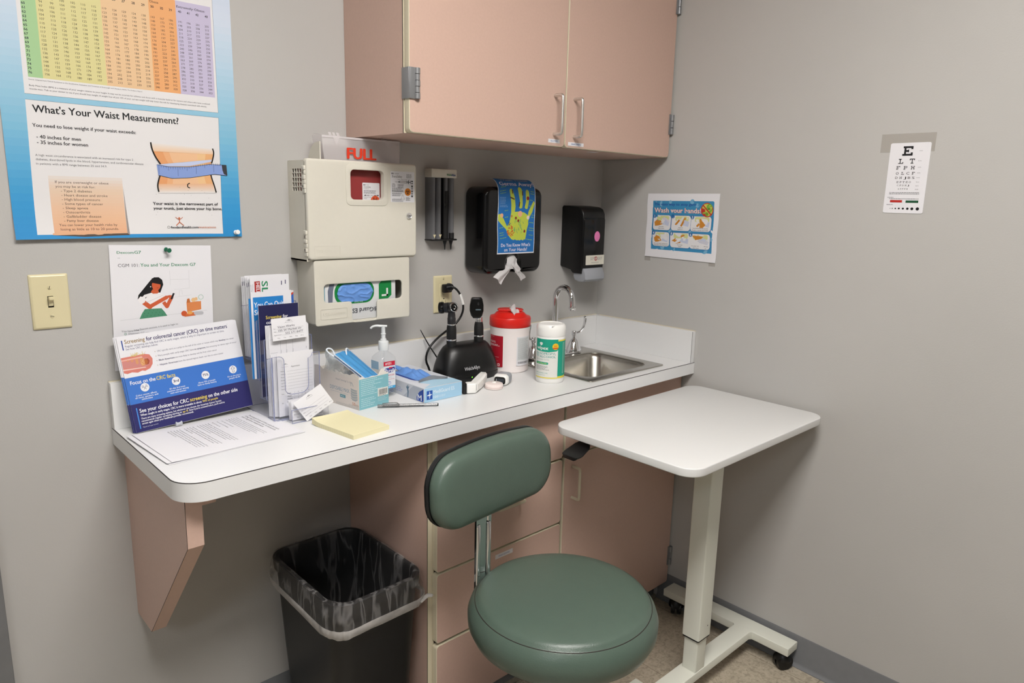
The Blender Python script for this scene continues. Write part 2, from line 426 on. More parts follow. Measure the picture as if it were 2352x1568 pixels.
for lx, ly, la, st, lc in LIGHTS:
    t = empty('ceiling_light', (lx, ly, 2.585), (0, 0, la), 'ceiling panel, ' + ('recessed fluorescent, above the middle of the room' if lights_i == 0 else 'added unseen as cool daylight fill from the left'), 'ceiling light')
    MB('white_plastic').plate([rr(-.62, -.32, .62, .32), rr(-.58, -.28, .58, .28)], .035, UP(0, 0, 0)).build('light_frame', t, world=False)
    g = MAT['lamp_glow'].copy(); g.name = 'lamp_glow_%d' % lights_i; MAT[g.name] = g
    g.node_tree.nodes['Principled BSDF'].inputs['Emission Color'].default_value = lc
    g.node_tree.nodes['Principled BSDF'].inputs['Emission Strength'].default_value = st
    MB(g).box(-.58, -.28, .012, .58, .28, .02).build('diffuser', t, world=False)
    lights_i += 1
# ------------------------------------------------------------------ wall cabinet
ZB, ZT, DF = 1.5755, 2.36, .288
t = empty('wall_cabinet', (-.529, 0, ZB), label='pink laminate wall cabinet with two doors above the counter', cat='cabinet')
m = MB('laminate_pink')
m.box(-1.052, -.268, ZB, -1.034, -.001, ZT); m.box(-.024, -.268, ZB, -.007, -.001, ZT)
m.box(-1.034, -.2665, ZB, -.024, -.001, ZB + .018); m.box(-1.034, -.268, ZT - .018, -.024, -.001, ZT); m.box(-1.034, -.012, ZB + .018, -.024, -.001, ZT - .018)
m.box(-.53, -.265, ZB + .018, -.512, -.012, ZT - .018)
m.use('seam_dark').box(-1.0526, -.2655, ZB, -1.0519, -.264, ZT)
m.use('edge_beige').box(-1.0525, -.2683, ZB + .0005, -1.034, -.2662, ZT)
m.build('carcass', t)
def bar_handle(name, p0, p1, out, r, parent, mat='nickel'):
    """bent-rod pull: two feet at p0 and p1 on the door face, standing out along out"""
    p0 = Vector(p0); p1 = Vector(p1); o = Vector(out); d = (p1 - p0).normalized() * .008
    MB(mat).tube([p0, p0 + o * .55, p0 + o * .8, p0 + o * .97 + d * .35, p0 + o + d, (p0 + p1) / 2 + o, p1 + o - d, p1 + o * .97 - d * .35, p1 + o * .8, p1 + o * .55, p1], r, 10, 1).build(name, parent)
def slab_door(name, x0, x1, z0, z1, yf, th, parent, r=.012):
    m = MB('edge_beige').plate([rr(x0, z0, x1, z1, r)], th, BACK(0, yf + th, 0), .0015)
    m.use('laminate_pink').plate([rr(x0 + .0018, z0 + .0018, x1 - .0018, z1 - .0018, r - .001)], .001, BACK(0, yf + .0006, 0))
    return m.build(name, parent)
dl = slab_door('door', -1.051, -.519, ZB + .001, ZT - .001, -DF, .019, t)
dr = slab_door('door', -.516, -.0085, ZB + .001, ZT - .001, -DF, .019, t)
bar_handle('handle', (-.5636, -DF, 1.7125), (-.5640, -DF, 1.6095), (0, -.032, 0), .0045, dl)
bar_handle('handle', (-.4826, -DF, 1.711), (-.4815, -DF, 1.608), (0, -.032, 0), .0045, dr)
def label_tape(x0, z0, x1, z1, yf, txt, parent, rot=0, mat='paper'):
    m = MB(mat).box(x0, yf - .0006, z0, x1, yf, z1)
    m.use(ink('3b62a8')).text(txt, BACK(0, yf - .0006, 0), (x0 + x1) / 2, (z0 + z1) / 2 - .0022, .0045, (x1 - x0) * .62, 'c', z=.0003)
    o = m.build('label', parent); o['label'] = 'white stick-on name label'
label_tape(-.5845, 1.586, -.538, 1.596, -DF - .0006, 'GLOVES', dl)
label_tape(-.503, 1.5826, -.4365, 1.5925, -DF - .0006, 'DRAPE SHEETS', dr)
def hinge_front(z0, z1):
    m = MB('hinge_gray').box(-1.0535, -.2925, z0, -1.036, -.2885, z1, .001)
    m.box(-1.0545, -.2905, z0, -1.0515, -.262, z1, .001)
    n = 5; h = (z1 - z0) / n
    for i in range(n): m.cyl((-1.0305, -.2915, z0 + h * i + .0006), (-1.0305, -.2915, z0 + h * (i + 1) - .0006), .0065 if i % 2 else .0072, n=14)
    m.box(-1.0375, -.2915, z0, -1.03, -.2885, z1); m.build('hinge', dl)
hinge_front(1.6525, 1.7225); hinge_front(2.13, 2.20)
def hinge_side(x, y, z0, z1, parent):
    m = MB('hinge_gray'); n = 3; h = (z1 - z0) / n
    for i in range(n): m.cyl((x, y, z0 + h * i + .0008), (x, y, z0 + h * (i + 1) - .0008), .0055 if i % 2 else .0062, n=14)
    m.box(x - .012, y + .001, z0, x, y + .004, z1); m.build('hinge', parent)
hinge_side(-.0068, -.293, 1.650, 1.714, dr); hinge_side(-.0068, -.293, 2.022, 2.088, dr)
o = MB('paper').box(-.357, -.25, ZB - .0006, -.322, -.232, ZB).build('sticker', t); o['label'] = 'small white sticker under the cabinet'
# ------------------------------------------------------------------ sharps cabinet, its container, the glove dispenser below
t = empty('sharps_cabinet', (-1.057, 0, 1.268), label='beige lockable sharps disposal cabinet on the wall with a red window', cat='cabinet')
X0, X1, Z0, Z1 = -1.2195, -.897, 1.268, 1.5135
m = MB('plastic_beige')
vent = [rr(-.084 + i * .0125, 1.4355 + j * .0112, -.084 + i * .0125 + .0102, 1.4355 + j * .0112 + .0092, .0015, 2) for i in range(5) for j in range(5)]
m.plate([rr(-.088, Z0 - .004, 0, Z1 - .004, .004)] + [[(x, y) for x, y in q] for q in vent], .003, frame((X0, 0, 0), (0, 1, 0), (0, 0, 1)))
m.box(X1 - .006, -.088, Z0, X1 - .003, 0, Z1 - .004); m.box(X0, -.088, Z0 - .004, X1 - .003, 0, Z0); m.box(X0 + .003, -.003, Z0, X1 - .006, 0, Z1 - .004)
m.box(X0 + .002, -.088, Z1 - .012, X1 - .004, -.084, Z1 - .001)
m.box(X0 + .002, -.088, Z1 - .008, X0 + .04, -.001, Z1 - .004, .001); m.box(X1 - .05, -.088, Z1 - .008, X1 - .004, -.001, Z1 - .004, .001)
m.build('body', t)
m = MB('plastic_beige')
win = rr(-1.1005, 1.4175, -1.002, 1.492, .011)
m.plate([rr(X0, Z0, X1, Z1, .009), win], .018, BACK(0, -.0815, 0), .005, 3)
m.plate([rr(-1.1135, 1.4025, -.989, 1.5055, .014), win], .0025, BACK(0, -.0985, 0), .001)
m.plate([rr(-1.2045, 1.2755, -1.1325, 1.3028, .004), rr(-1.2033, 1.2767, -1.1337, 1.3016, .003)], .0008, BACK(0, -.0992, 0))
for i in (0, 1): m.plate([rr(-1.197 + i * .0085, 1.286, -1.1905 + i * .0085, 1.2925, .001), rr(-1.1955 + i * .0085, 1.2875, -1.192 + i * .0085, 1.291)], .0007, BACK(0, -.0992, 0))
m.text('COVIDIEN', BACK(0, -.0993, 0), -1.177, 1.2868, .005, .037, bold=True, z=.0006)
door = m.build('door', t)
m = MB('plastic_beige')
for z0, z1 in ((1.4305, 1.497), (1.277, 1.341)):
    n = 6; h = (z1 - z0) / n
    for i in range(n):
        m.box(X0 - (.0045 if i % 2 else .003), -.094, z0 + h * i, X0 + .003, -.08, z0 + h * (i + 1) - .0006, .001)
    hb = m.build('hinge', t)
    m = MB('seam_dark')
    for i in (1, 4): MB('seam_dark').box(X0 - .0052, -.0885, z0 + h * i + .002, X0 - .0044, -.0865, z0 + h * (i + 1) - .002).build('hinge_slot', hb)
    m.bm.free(); m = MB('plastic_beige')

pr = Print(76, 80, .1, r=2)
pr.rect(3, 72, 5, 76, '1d1d20').rect(7, 72, 9, 76, '1d1d20').rect(5, 75, 5.8, 76, '1d1d20').text(12, 72.5, 'COVIDIEN', 3, '55555a', 14)
pr.text(4, 64, 'SharpSafety', 6, '3c3c40', 32).fine(50, 72, 18, 4, 2.6, 1.2, '77777c')
pr.text(22, 58.5, 'Danger', 2.2, '55555a', 9).text(33, 58.5, 'Danger', 2.2, '55555a', 9).text(44, 58.5, 'Danger', 2.2, '55555a', 9).text(55, 58.5, 'Danger', 2.2, '55555a', 8)
pr.line([(14, 53), (24, 53)], .8, '55555a').poly([(24, 52), (28, 50), (28, 56), (24, 54)], '77777c').rect(28, 50, 56, 56, '9a9a9e', 2).lay().rect(30, 51.5, 50, 54.5, 'dcd6d8', 1).rect(56, 48, 58, 58, '33333a').rect(58, 52, 62, 54, '55555a').rect(62, 49, 63.5, 57, '33333a')
pr.fine(4, 47, 12, 4, 2.6, 1.2, '66666a').fine(22, 46, 22, 5, 2.4, 1.2, '66666a').fine(4, 36, 36, 4, 2.5, 1.2, '66666a').fine(4, 29, 38, 2, 2.4, 1.1, '66666a').fine(4, 23, 32, 4, 2.4, 1.1, '66666a').fine(4, 8, 38, 4, 2.2, 1, '77777c')
pr.line([(32, 8), (38, 20), (44, 8), (32, 8)], .7, '88888c').fine(48, 12, 14, 4, 2.4, 1.1, '55555a')
for i, (a, b) in enumerate(((0, 3), (5, 2), (10, 1.5), (14, 3), (19, 2), (23, 1.2), (27, 2.5), (32, 2), (36, 1.5), (40, 3))): pr.rect(65, 54 - a, 71, 54 - a + b, '1d1d20')
def biohazard(pr, x, y, r, bg):
    pr.circ(x, y, r, bg, n=32); pr.lay()
    for k in range(3):
        a = PI / 2 + k * 2 * PI / 3
        pr.ring(x + r * .38 * math.cos(a), y + r * .38 * math.sin(a), r * .42, r * .12, '231815', n=24, a0=a + .75, a1=a + 2 * PI - .75 + 0)
        pr.line([(x, y), (x + r * .3 * math.cos(a + PI), y + r * .3 * math.sin(a + PI))], r * .12, '231815')
    pr.ring(x, y, r * .4, r * .09, '231815'); pr.circ(x, y, r * .1, '231815')
biohazard(pr, 54, 27, 10, 'd98127')
o = pr.place(BACK(-.9805, -.0996, 1.413)).build('warning_label', door); o['label'] = 'white printed warning label with an orange biohazard sign'
m = MB('chrome').lathe([(.0086, 0), (.0086, .003), (.0068, .0055), (.0068, .0045), (.0045, .0048), (.0001, .0052)], (-.9236, -.0995, 1.3771), 28, (0, -1, 0))
m.use('seam_dark').box(-.9275, -.1055, 1.3762, -.9197, -.1042, 1.378); o = m.build('lock', door); o['label'] = 'round chrome key lock'
# container that sits inside
t = empty('sharps_container', (-1.055, -.045, 1.272), label='red sharps container inside the beige cabinet with a clear raised lid reading FULL', cat='container')
MB('red_bin').box(-1.205, -.0795, 1.273, -.908, -.012, 1.500, .006).build('tub', t)
m = MB('plastic_beige')
m.prism([(-.0815, 1.498)] + [(-.0815 + .05 * math.sin(a), 1.513 + .045 * (1 - math.cos(a)) * 1.0) for a in ()] + [(-.0815, 1.556), (-.074, 1.5555), (-.056, 1.5535), (-.040, 1.545), (-.028, 1.532), (-.021, 1.516), (-.020, 1.498)], .003, frame((-1.1735, 0, 0), (0, 1, 0), (0, 0, 1)))
m.build('lid_ear', t)
m = MB('frost_film'); A = (-1.166, -.9365, 1.503, 1.573)
m.surf(lambda u, v: (A[0] + .006 * (1 - v) * (1 - u) + (A[1] - A[0] - .004 * (1 - v) * u) * u, -.082 + .006 * math.sin(v * 1.4), A[2] + (A[3] - A[2]) * v - .0035 * u * v), 8, 6)
m.surf(lambda u, v: (A[0] + (A[1] - A[0]) * u, -.076 + .045 * v, A[3] - .0035 * u + .004 * math.sin(v * PI * .5)), 8, 3)
for sx, px in ((A[0], .003), (A[1], -.003)): m.surf(lambda u, v: (sx + px * (1 - v), -.081 + .05 * u, A[2] + (A[3] - A[2] - .003 * (sx > -1)) * v), 2, 4)
m.box(A[0] + .001, -.0785, A[3] - .006, A[1] - .001, -.0765, A[3] - .0015)
for cx in (-1.1255, -.9745):
    for q in (-.011, 0, .011): m.quad((cx + q - .004, -.072, A[3] - .003), (cx + q + .004, -.072, A[3] - .003), (cx + q + .006, -.06, A[3] + .009), (cx + q - .001, -.06, A[3] + .009))
    m.quad((cx - .010, -.079, A[3] - .002), (cx + .010, -.079, A[3] - .002), (cx, -.081, A[3] - .024), (cx - .003, -.081, A[3] - .02))
lid = m.build('lid', t); lid['label'] = 'frosted see-through plastic lid'
o = MB(ink('e23d22')).text('FULL', BACK(0, -.0835, 0), -1.0985, 1.519, .0265, .0845, bold=True, z=0).text('FULL', BACK(0, -.0835, 0), -1.0973, 1.5194, .0258, .0845, bold=True, z=.0002).text('FULL', BACK(0, -.0835, 0), -1.0996, 1.5194, .0258, .0845, bold=True, z=.0004).build('lettering', lid)


pr = Print(52, 60, .1, r=2)
pr.rect(3, 53, 5, 56, '33333a').rect(6.5, 53, 8.5, 56, '33333a').text(10, 53.5, 'COVIDIEN', 2, '55555a', 9).text(4, 47.5, 'SharpSafety', 4, '4a4a50', 21).text(4, 43.5, 'Container', 2.6, '55555a', 15).fine(4, 39.5, 46, 4, 2.4, 1.2, '6a6a70')
pr.poly([(4, 28), (9, 30), (9, 26)], '25252a').rect(9, 27.4, 21, 28.6, '25252a').text(24, 26.6, 'FULL', 2.6, '33333a', 8).rect(34, 27.4, 45, 28.6, '25252a').poly([(50, 28), (45, 30), (45, 26)], '25252a')
pr.text(4, 22.5, 'Regulated Medical', 2.4, '33333a', 22).text(4, 18.5, 'Waste', 2.4, '33333a', 9).fine(4, 14, 16, 5, 2.4, 1.2, '66666a')
biohazard(pr, 38, 13.5, 14, 'dd5b33')
o = pr.place(BACK(-1.054, -.0797, 1.401)).build('warning_label', t); o['label'] = 'white printed label with a red-orange biohazard sign'
# glove dispenser
t = empty('glove_dispenser', (-1.06, 0, 1.099), label='beige plastic glove box dispenser mounted below the sharps cabinet', cat='dispenser')
G0, G1, H0, H1 = -1.2045, -.9175, 1.0985, 1.2665
m = MB('plastic_beige')
op = [(-1.1785, 1.1575 + .008), (-1.1785, 1.2045 - .010)] + [(-1.1685 + .010 * math.cos(a), 1.1945 + .010 * math.sin(a)) for a in (PI * .83, PI * .67, PI * .5)] + [(-.9526, 1.2035)] + [(-.9526 + .010 * math.cos(a), 1.1935 + .010 * math.sin(a)) for a in (PI * .33, PI * .16, 0)] + \
     [(-.9426, 1.1635)] + [(-.9526 + .010 * math.cos(a), 1.1635 + .010 * math.sin(a)) for a in (-PI * .16, -PI * .33, -PI * .5)] + [(-1.0165, 1.1535), (-1.0205, 1.152), (-1.0225, 1.147), (-1.0225, 1.110), (-1.0245, 1.1035), (-1.031, 1.1015), (-1.090, 1.1015), (-1.0965, 1.1035), (-1.099, 1.110), (-1.099, 1.150), (-1.101, 1.1545), (-1.106, 1.156), (-1.1705, 1.157), (-1.176, 1.1595)]
m.plate([rr(G0, H0, G1, H1, .008), op[::-1]], .006, BACK(0, -.0875, 0), .0022, 3)
m.plate([rr(-.0885, H0 + .004, 0, H1, .005)], .003, frame((G0 + .0005, 0, 0), (0, 1, 0), (0, 0, 1)), .001)
m.box(G1 - .004, -.0885, H0 + .003, G1 - .001, 0, H1); m.box(G0 + .002, -.0885, H0 + .002, G1 - .002, 0, H0 + .006, .001); m.box(G0 + .003, -.003, H0, G1 - .004, 0, H1)
m.plate([rr(-1.190, 1.1145, -1.1135, 1.142, .004), rr(-1.1888, 1.1157, -1.1147, 1.1408, .003)], .0008, BACK(0, -.0934, 0))
for i in (0, 1): m.plate([rr(-1.182 + i * .0085, 1.125, -1.1755 + i * .0085, 1.1315, .001), rr(-1.1805 + i * .0085, 1.1265, -1.177 + i * .0085, 1.130)], .0007, BACK(0, -.0934, 0))
m.text('COVIDIEN', BACK(0, -.0935, 0), -1.162, 1.1258, .005, .039, bold=True, z=.0006)
m.build('body', t)
t = empty('glove_box', (-1.06, -.05, 1.1046), label='white and green glove box marked L lying upside down inside the beige dispenser', cat='box')
m = MB(ink('dedfe2')).box(-1.199, -.0845, 1.1052, -.9585, -.005, 1.215, .001)
F = BACK(0, -.0846, 0)
m.use(ink('8fb6c4')).flat(rr(-1.197, 1.146, -1.172, 1.213), F).use(ink('6f7688')).flat([(-1.163, 1.146), (-1.152, 1.146), (-1.149, 1.185), (-1.142, 1.213), (-1.156, 1.213), (-1.164, 1.185)], F, .0003)
m.use(ink('12833f')).flat(rr(-1.145, 1.1485, -1.027, 1.2075, .026, 8), F, .0004)
m.use(ink('12833f')).flat([(-1.012, 1.1545), (-.983, 1.1545), (-.972, 1.163), (-.972, 1.209), (-.998, 1.209), (-1.012, 1.195)], F, .0004)
m.use(ink('e8ebea')).flat(rr(-1.003, 1.1615, -.983, 1.1665), F, .0006).use(ink('e8ebea')).flat(rr(-.9885, 1.1615, -.983, 1.183), F, .0006)
m.use(ink('3c3f48')).text('MediGuard ES', F, -.996, 1.1345, .0115, .098, 'l', True, .0004, PI)
m.use(ink('dff0e4')).text('Large | Grande', F, -1.062, 1.1535, .0032, .026, 'l', True, .0006, PI).text('Large | Grande', F, -1.062, 1.2065, .0032, .026, 'l', True, .0006, PI)
m.build('carton', t)
m = MB('glove_blue')
def gl(u, v):
    x = -1.138 + .106 * u; z = 1.1535 + .047 * v
    r = .0235; dx = max(0, abs(x + 1.085) - (.053 - r)); lim = math.sqrt(max(0, r * r - min(dx, r) ** 2)); z = 1.177 + (v * 2 - 1) * lim
    return (x, -.0850 - .0025 * (1 - (v * 2 - 1) ** 2) - .0030 * (1 - abs(noise.noise((x * 42 + z * 30, z * 60 - x * 14, 0)))) ** 5 - .0006 * noise.noise((x * 110, z * 110, 3)), z)
m.surf(gl, 60, 30); o = m.build('glove', t); o['label'] = 'crumpled blue gloves showing through the opening'
# ------------------------------------------------------------------ specula dispenser
t = empty('specula_dispenser', (-.752, 0, 1.30), label='wall dispenser of ear specula with grey tubes and a beige cap', cat='dispenser')
Q0, Q1, QY = -.7975, -.7065, -.034
m = MB('plastic_beige').box(Q0 - .001, QY - .001, 1.4845, Q1 + .001, 0, 1.5095, .003)
m.use(ink('2f8f5a')).text('Welch', BACK(0, QY - .0012, 0), -.7445, 1.4905, .0062, .0175, bold=True, z=.0003).use(ink('2a4f9c')).text('Allyn', BACK(0, QY - .0012, 0), -.7272, 1.4905, .0062, .0155, bold=True, z=.0003)
m.build('cap', t)
MB('tubes_gray').box(Q0 + .001, -.012, 1.306, Q1 - .001, 0, 1.485).build('back_plate', t)
for i, xc in enumerate((-.787, -.766, -.7415, -.7185)):
    m = MB('tubes_gray'); m.rings([[Vector((xc + (.0102 if i < 2 else .0098) * math.cos(a), -.0125 - .0205 * math.sin(a), z)) for a in [PI * k / 12 for k in range(13)]] for z in (1.3075, 1.4845)], caps=True)
    tb = m.build('tube', t)
    if i < 2:
        MB('plastic_ivory').flat([(xc - .005, 1.321), (xc, 1.3105), (xc + .005, 1.321)], BACK(0, -.0336, 0)).build('size_mark', tb)
    else:
        top = 1.447 if i == 2 else 1.325
        m = MB('black_matte').lathe([(.0085, 0), (.0085, top - 1.308)], (xc, -.0165 - .0085, 1.308), 16)
        k = 0; z = 1.3075
        m.lathe([(.0015, 0), (.003, .014), (.007, .029), (.0085, .033)], (xc - .001, -.025, 1.2755), 18)
        o = m.build('specula_stack', tb); o['label'] = 'stack of black cone tips poking out below'
m = MB('black_plastic').box(Q0 - .0015, QY - .003, 1.3025, Q1 + .0015, 0, 1.3075, .002); m.box(-.7545, -.034, 1.307, -.7505, -.012, 1.484)
m.cyl((-.7525, -.034, 1.4075), (-.7525, -.0365, 1.4075), .0035, n=14); m.build('bottom_rail', t)
# ------------------------------------------------------------------ paper towel dispenser
t = empty('towel_dispenser', (-.529, 0, 1.198), label='black paper towel dispenser on the wall with a blue germ poster over its front', cat='dispenser')
T0, T1, U0, U1 = -.651, -.408, 1.2005, 1.464
nc = -.5335
ol = [(T0 + .028, U0), (nc - .028, U0), (nc - .024, U0 + .004), (nc - .0235, U0 + .034)] + [(nc + .0235 * math.cos(a), U0 + .034 + .0215 * math.sin(a)) for a in [PI - PI * k / 8 for k in range(1, 8)]] + [(nc + .0235, U0 + .034), (nc + .024, U0 + .004), (nc + .028, U0), (T1 - .028, U0)]
ol += [(T1 - .028 + .028 * math.sin(a), U0 + .028 - .028 * math.cos(a)) for a in [PI / 2 * k / 6 for k in range(1, 7)]] + [(T1 - .028 + .028 * math.cos(a), U1 - .028 + .028 * math.sin(a)) for a in [PI / 2 * k / 6 for k in range(7)]] + [(T0 + .028 - .028 * math.sin(a), U1 - .028 + .028 * math.cos(a)) for a in [PI / 2 * k / 6 for k in range(7)]] + [(T0 + .028 - .028 * math.cos(a), U0 + .028 - .028 * math.sin(a)) for a in [PI / 2 * k / 6 for k in range(6)]]
m = MB('black_gloss').plate([ol], .103, BACK(0, 0, 0), .016, 5); m.build('cover', t)
m = MB('black_matte').box(nc - .023, -.07, U0 + .003, nc + .023, -.062, U0 + .055); m.build('throat', t)
m = MB('chrome').cyl((T1 - .004, -.048, 1.341), (T1 + .020, -.050, 1.341), .003, n=12); m.box(T1 + .018, -.053, 1.3385, T1 + .028, -.049, 1.3455, .001); o = m.build('key', t); o['label'] = 'small chrome key in the side'
t2 = MB('tissue')
def fold(A, B, C, D, amp, ph):
    A, B, C, D = map(Vector, (A, B, C, D))
    def f(u, v):
        p = (A * (1 - u) + B * u) * (1 - v) + (C * (1 - u) + D * u) * v
        return p + Vector((.003 * math.sin(v * 7 + ph), amp * math.sin(u * 7 + ph + v * 2) - .006 * math.sin(v * PI), .002 * math.sin(u * 5 + ph)))
    return f
t2.surf(fold((nc - .0215, -.090, 1.259), (nc + .0215, -.090, 1.259), (nc - .0205, -.102, 1.212), (nc + .0205, -.102, 1.216), .004, .4), 24, 14, .0006)
t2.surf(fold((nc - .021, -.094, 1.232), (nc + .004, -.092, 1.226), (-.6165, -.104, 1.1925), (-.586, -.106, 1.1705), .0035, 0), 20, 14, .0006)
t2.surf(fold((nc + .000, -.092, 1.228), (nc + .0205, -.094, 1.222), (-.5065, -.106, 1.1740), (-.484, -.104, 1.1845), .004, 1.6), 20, 14, .0006)
t2.surf(fold((nc - .010, -.098, 1.240), (nc + .016, -.098, 1.236), (nc - .002, -.108, 1.203), (nc + .020, -.106, 1.206), .006, 2.2), 16, 12, .0006)
o = t2.build('paper_towel'); tag(o, 'crumpled white paper towel hanging out of the black dispenser', 'paper towel')
# germ poster lying over the dispenser
pr = Print(157, 256, .25)
pr.lay().rect(2, 3.5, 155, 254, '2470b8').lay()
pr.text(80, 225.5, 'Wash Those', 12, '9aa0b4', 118, 'c', True).text(82, 207, 'Germs Away!', 13, 'd9d3e2', 142, 'c', True)
pr.text(77, 22, "Do You Know What's", 10, 'e4e0ee', 124, 'c', True).text(77, 8, 'on Your Hands?', 10, 'e4e0ee', 98, 'c', True)
Yl = 'c3cf4d'
for pts in ([(47, 192), (50, 197), (57, 197), (61, 191), (68, 171), (72, 144), (70, 128), (55, 126), (54, 151), (51, 171)], [(82, 198), (86, 203), (92, 203), (97, 198), (102, 187), (101, 171), (102, 150), (100, 140), (92, 138), (88, 140), (90, 161), (85, 181)],
            [(115, 191), (118, 196), (125, 195), (129, 190), (130, 177), (127, 154), (123, 138), (116, 137), (111, 142), (116, 161), (115, 178)], [(146, 159), (150, 162), (154, 155), (144, 127), (135, 114), (126, 116), (129, 131)],
            [(2, 119), (8, 122), (14, 119), (26, 106), (40, 84), (35, 76), (18, 89), (3, 102)],
            [(55, 126), (68, 128), (82, 129), (98, 128), (111, 126), (124, 119), (133, 110), (129, 100), (130, 91), (124, 75), (121, 61), (116, 42), (112, 44), (106, 40), (99, 43), (92, 40), (87, 42), (80, 41), (72, 44), (66, 42), (57, 45), (45, 57), (35, 76), (40, 84), (48, 94), (52, 104)]): pr.poly(pts, Yl)
pr.lay()
for x, y, r in ((124, 170, 5.5), (76, 109, 4.2), (87, 101, 4.2), (113, 69, 4.2)): pr.circ(x, y, r, '8e2a1c', r * 1.1)
for x0, y0, x1, y1 in ((58, 195, 60, 183), (49, 172, 67, 166), (101, 191, 101, 178), (89, 158, 87, 144)): pr.line([(x0, y0), (x1, y1)], 4, '51301f')
pr.circ(93, 122, 9.5, 'e8b08a', n=11).circ(17, 117, 6.5, 'e8b08a', n=9).circ(128, 111, 6, 'ead9cf').circ(58, 115, 4, 'b98a3a')
for i in range(22): a = random.random() * 6.3; q = random.uniform(2, 12); pr.line([(54 + q * math.cos(a), 71 + 1.2 * q * math.sin(a)), (54 + (q + 5) * math.cos(a + .5), 71 + 1.2 * (q + 5) * math.sin(a + .5))], 2.8, 'c8642c')
for i in range(24): x = random.uniform(70, 110); y = random.uniform(62, 98); pr.line([(x, y), (x + random.uniform(-6, 6), y + random.uniform(4, 10))], 1.8, '6aa56e')
for i in range(7): x = 45 + random.uniform(0, 9); y = 84 + random.uniform(0, 10); pr.line([(x, y), (x + 3, y + 4)], 1.8, '3a3a70')
for x, y, w, n in ((14, 200, 24, 1), (8, 188, 24, 2), (28, 130, 14, 1), (30, 110, 14, 1), (8, 78, 18, 1), (8, 62, 20, 2), (10, 46, 26, 1), (136, 190, 17, 2), (132, 164, 14, 1), (128, 146, 14, 1), (142, 118, 12, 2), (134, 95, 18, 1), (132, 78, 22, 2), (132, 56, 18, 1), (120, 43, 28, 1)): pr.fine(x, y, w, n, 7, 2, '86b76a', .15 if x < 40 else -.12, .1)
pr.fine(7, 170, 28, 5, 4.4, 1.4, '8fb4dd').fine(7, 147, 34, 2, 4.4, 1.4, '8fb4dd')
def drape(x, y, z):
    """the sheet hangs down the cover and its head rolls back over the top"""
    y0, r = 190, 36
    wob = 1.2 * math.sin(y * .05); bel = .6 + 1.4 * math.sin(min(y, y0) * .016) ** 2 * (x / 157) ** 2
    if y <= y0: return (x + wob, y, z + bel)
    a = min((y - y0) / r, 1.85)
    return (x + wob, y0 + (r + z) * math.sin(a), z + bel - (r + z) * (1 - math.cos(a)))
o = pr.place(BACK(-.6035, -.1035, 1.262), drape, cx=range(12, 157, 12), cy=range(6, 256, 6)).build('poster', smooth=60)
tag(o, 'small blue poster with a yellow germ-covered hand draped over the black towel dispenser', 'poster')
# ------------------------------------------------------------------ soap dispenser
t = empty('soap_dispenser', (-.15, 0, 1.15), label='black wall soap dispenser with pink soap window and grey push bar near the corner', cat='dispenser')
prof = [(0, 1.2005), (-.052, 1.1905), (-.060, 1.181), (-.097, 1.181), (-.100, 1.205), (-.1005, 1.36), (-.0985, 1.385), (-.090, 1.4005), (-.074, 1.4075), (-.03, 1.4115), (-.004, 1.4115), (0, 1.408)]
m = MB('black_plastic')
R = []
for k, (x, ins) in enumerate(((-.2075, .004), (-.2063, .0012), (-.204, 0), (-.096, 0), (-.0937, .0012), (-.0925, .004))):
    R.append([Vector((x, min(0, y + (ins if y < -.01 else 0)), z + (ins if z < 1.3 else -ins))) for y, z in prof])
m.rings(R); body = m.build('housing', t)
m = MB('black_gloss').plate([rr(-.2045, 1.205, -.0955, 1.372, .008)], .003, BACK(0, -.0995, 0), .0015); cov = m.build('cover', t)
pr = MB('pink_soap').lathe([(.0001, .0008), (.012, .0008), (.0145, 0), (.0145, -.002)], (-.1352, -.1025, 1.3082), 28, (0, -1, 0), sy=1.22); o = pr.build('window', cov); o['label'] = 'oval window showing pink soap'
pr = Print(97, 33, .15, ink('e6e2d4').name, 2)
pr.text(48, 16.5, 'SOFT', 10, '8a8688', 24, 'r').text(58, 16.5, 'SILKY', 10, '8a8688', 28).ring(52.5, 21, 7.5, 1.6, 'a8323a').text(52.5, 15.5, 'S', 11, 'a8323a', 8, 'c', True).text(49, 6, 'PREMIUM SOAP', 3, '55555a', 40, 'c')
pr.place(BACK(-.1905, -.1027, 1.2105)).build('brand_label', cov)['label'] = 'cream printed label'
m = MB('gray_lever')
R = []
for x, ins in ((-.2015, .006), (-.2005, .002), (-.197, 0), (-.103, 0), (-.0995, .002), (-.0985, .006)):
    R.append([Vector((x, y + (ins if y < -.08 else -ins), z + (ins if z < 1.17 else -ins * .3))) for y, z in ((-.056, 1.172), (-.062, 1.157), (-.080, 1.1515), (-.106, 1.153), (-.114, 1.161), (-.1135, 1.180), (-.104, 1.199), (-.085, 1.2), (-.060, 1.186))])
m.rings(R); m.build('push_bar', t)
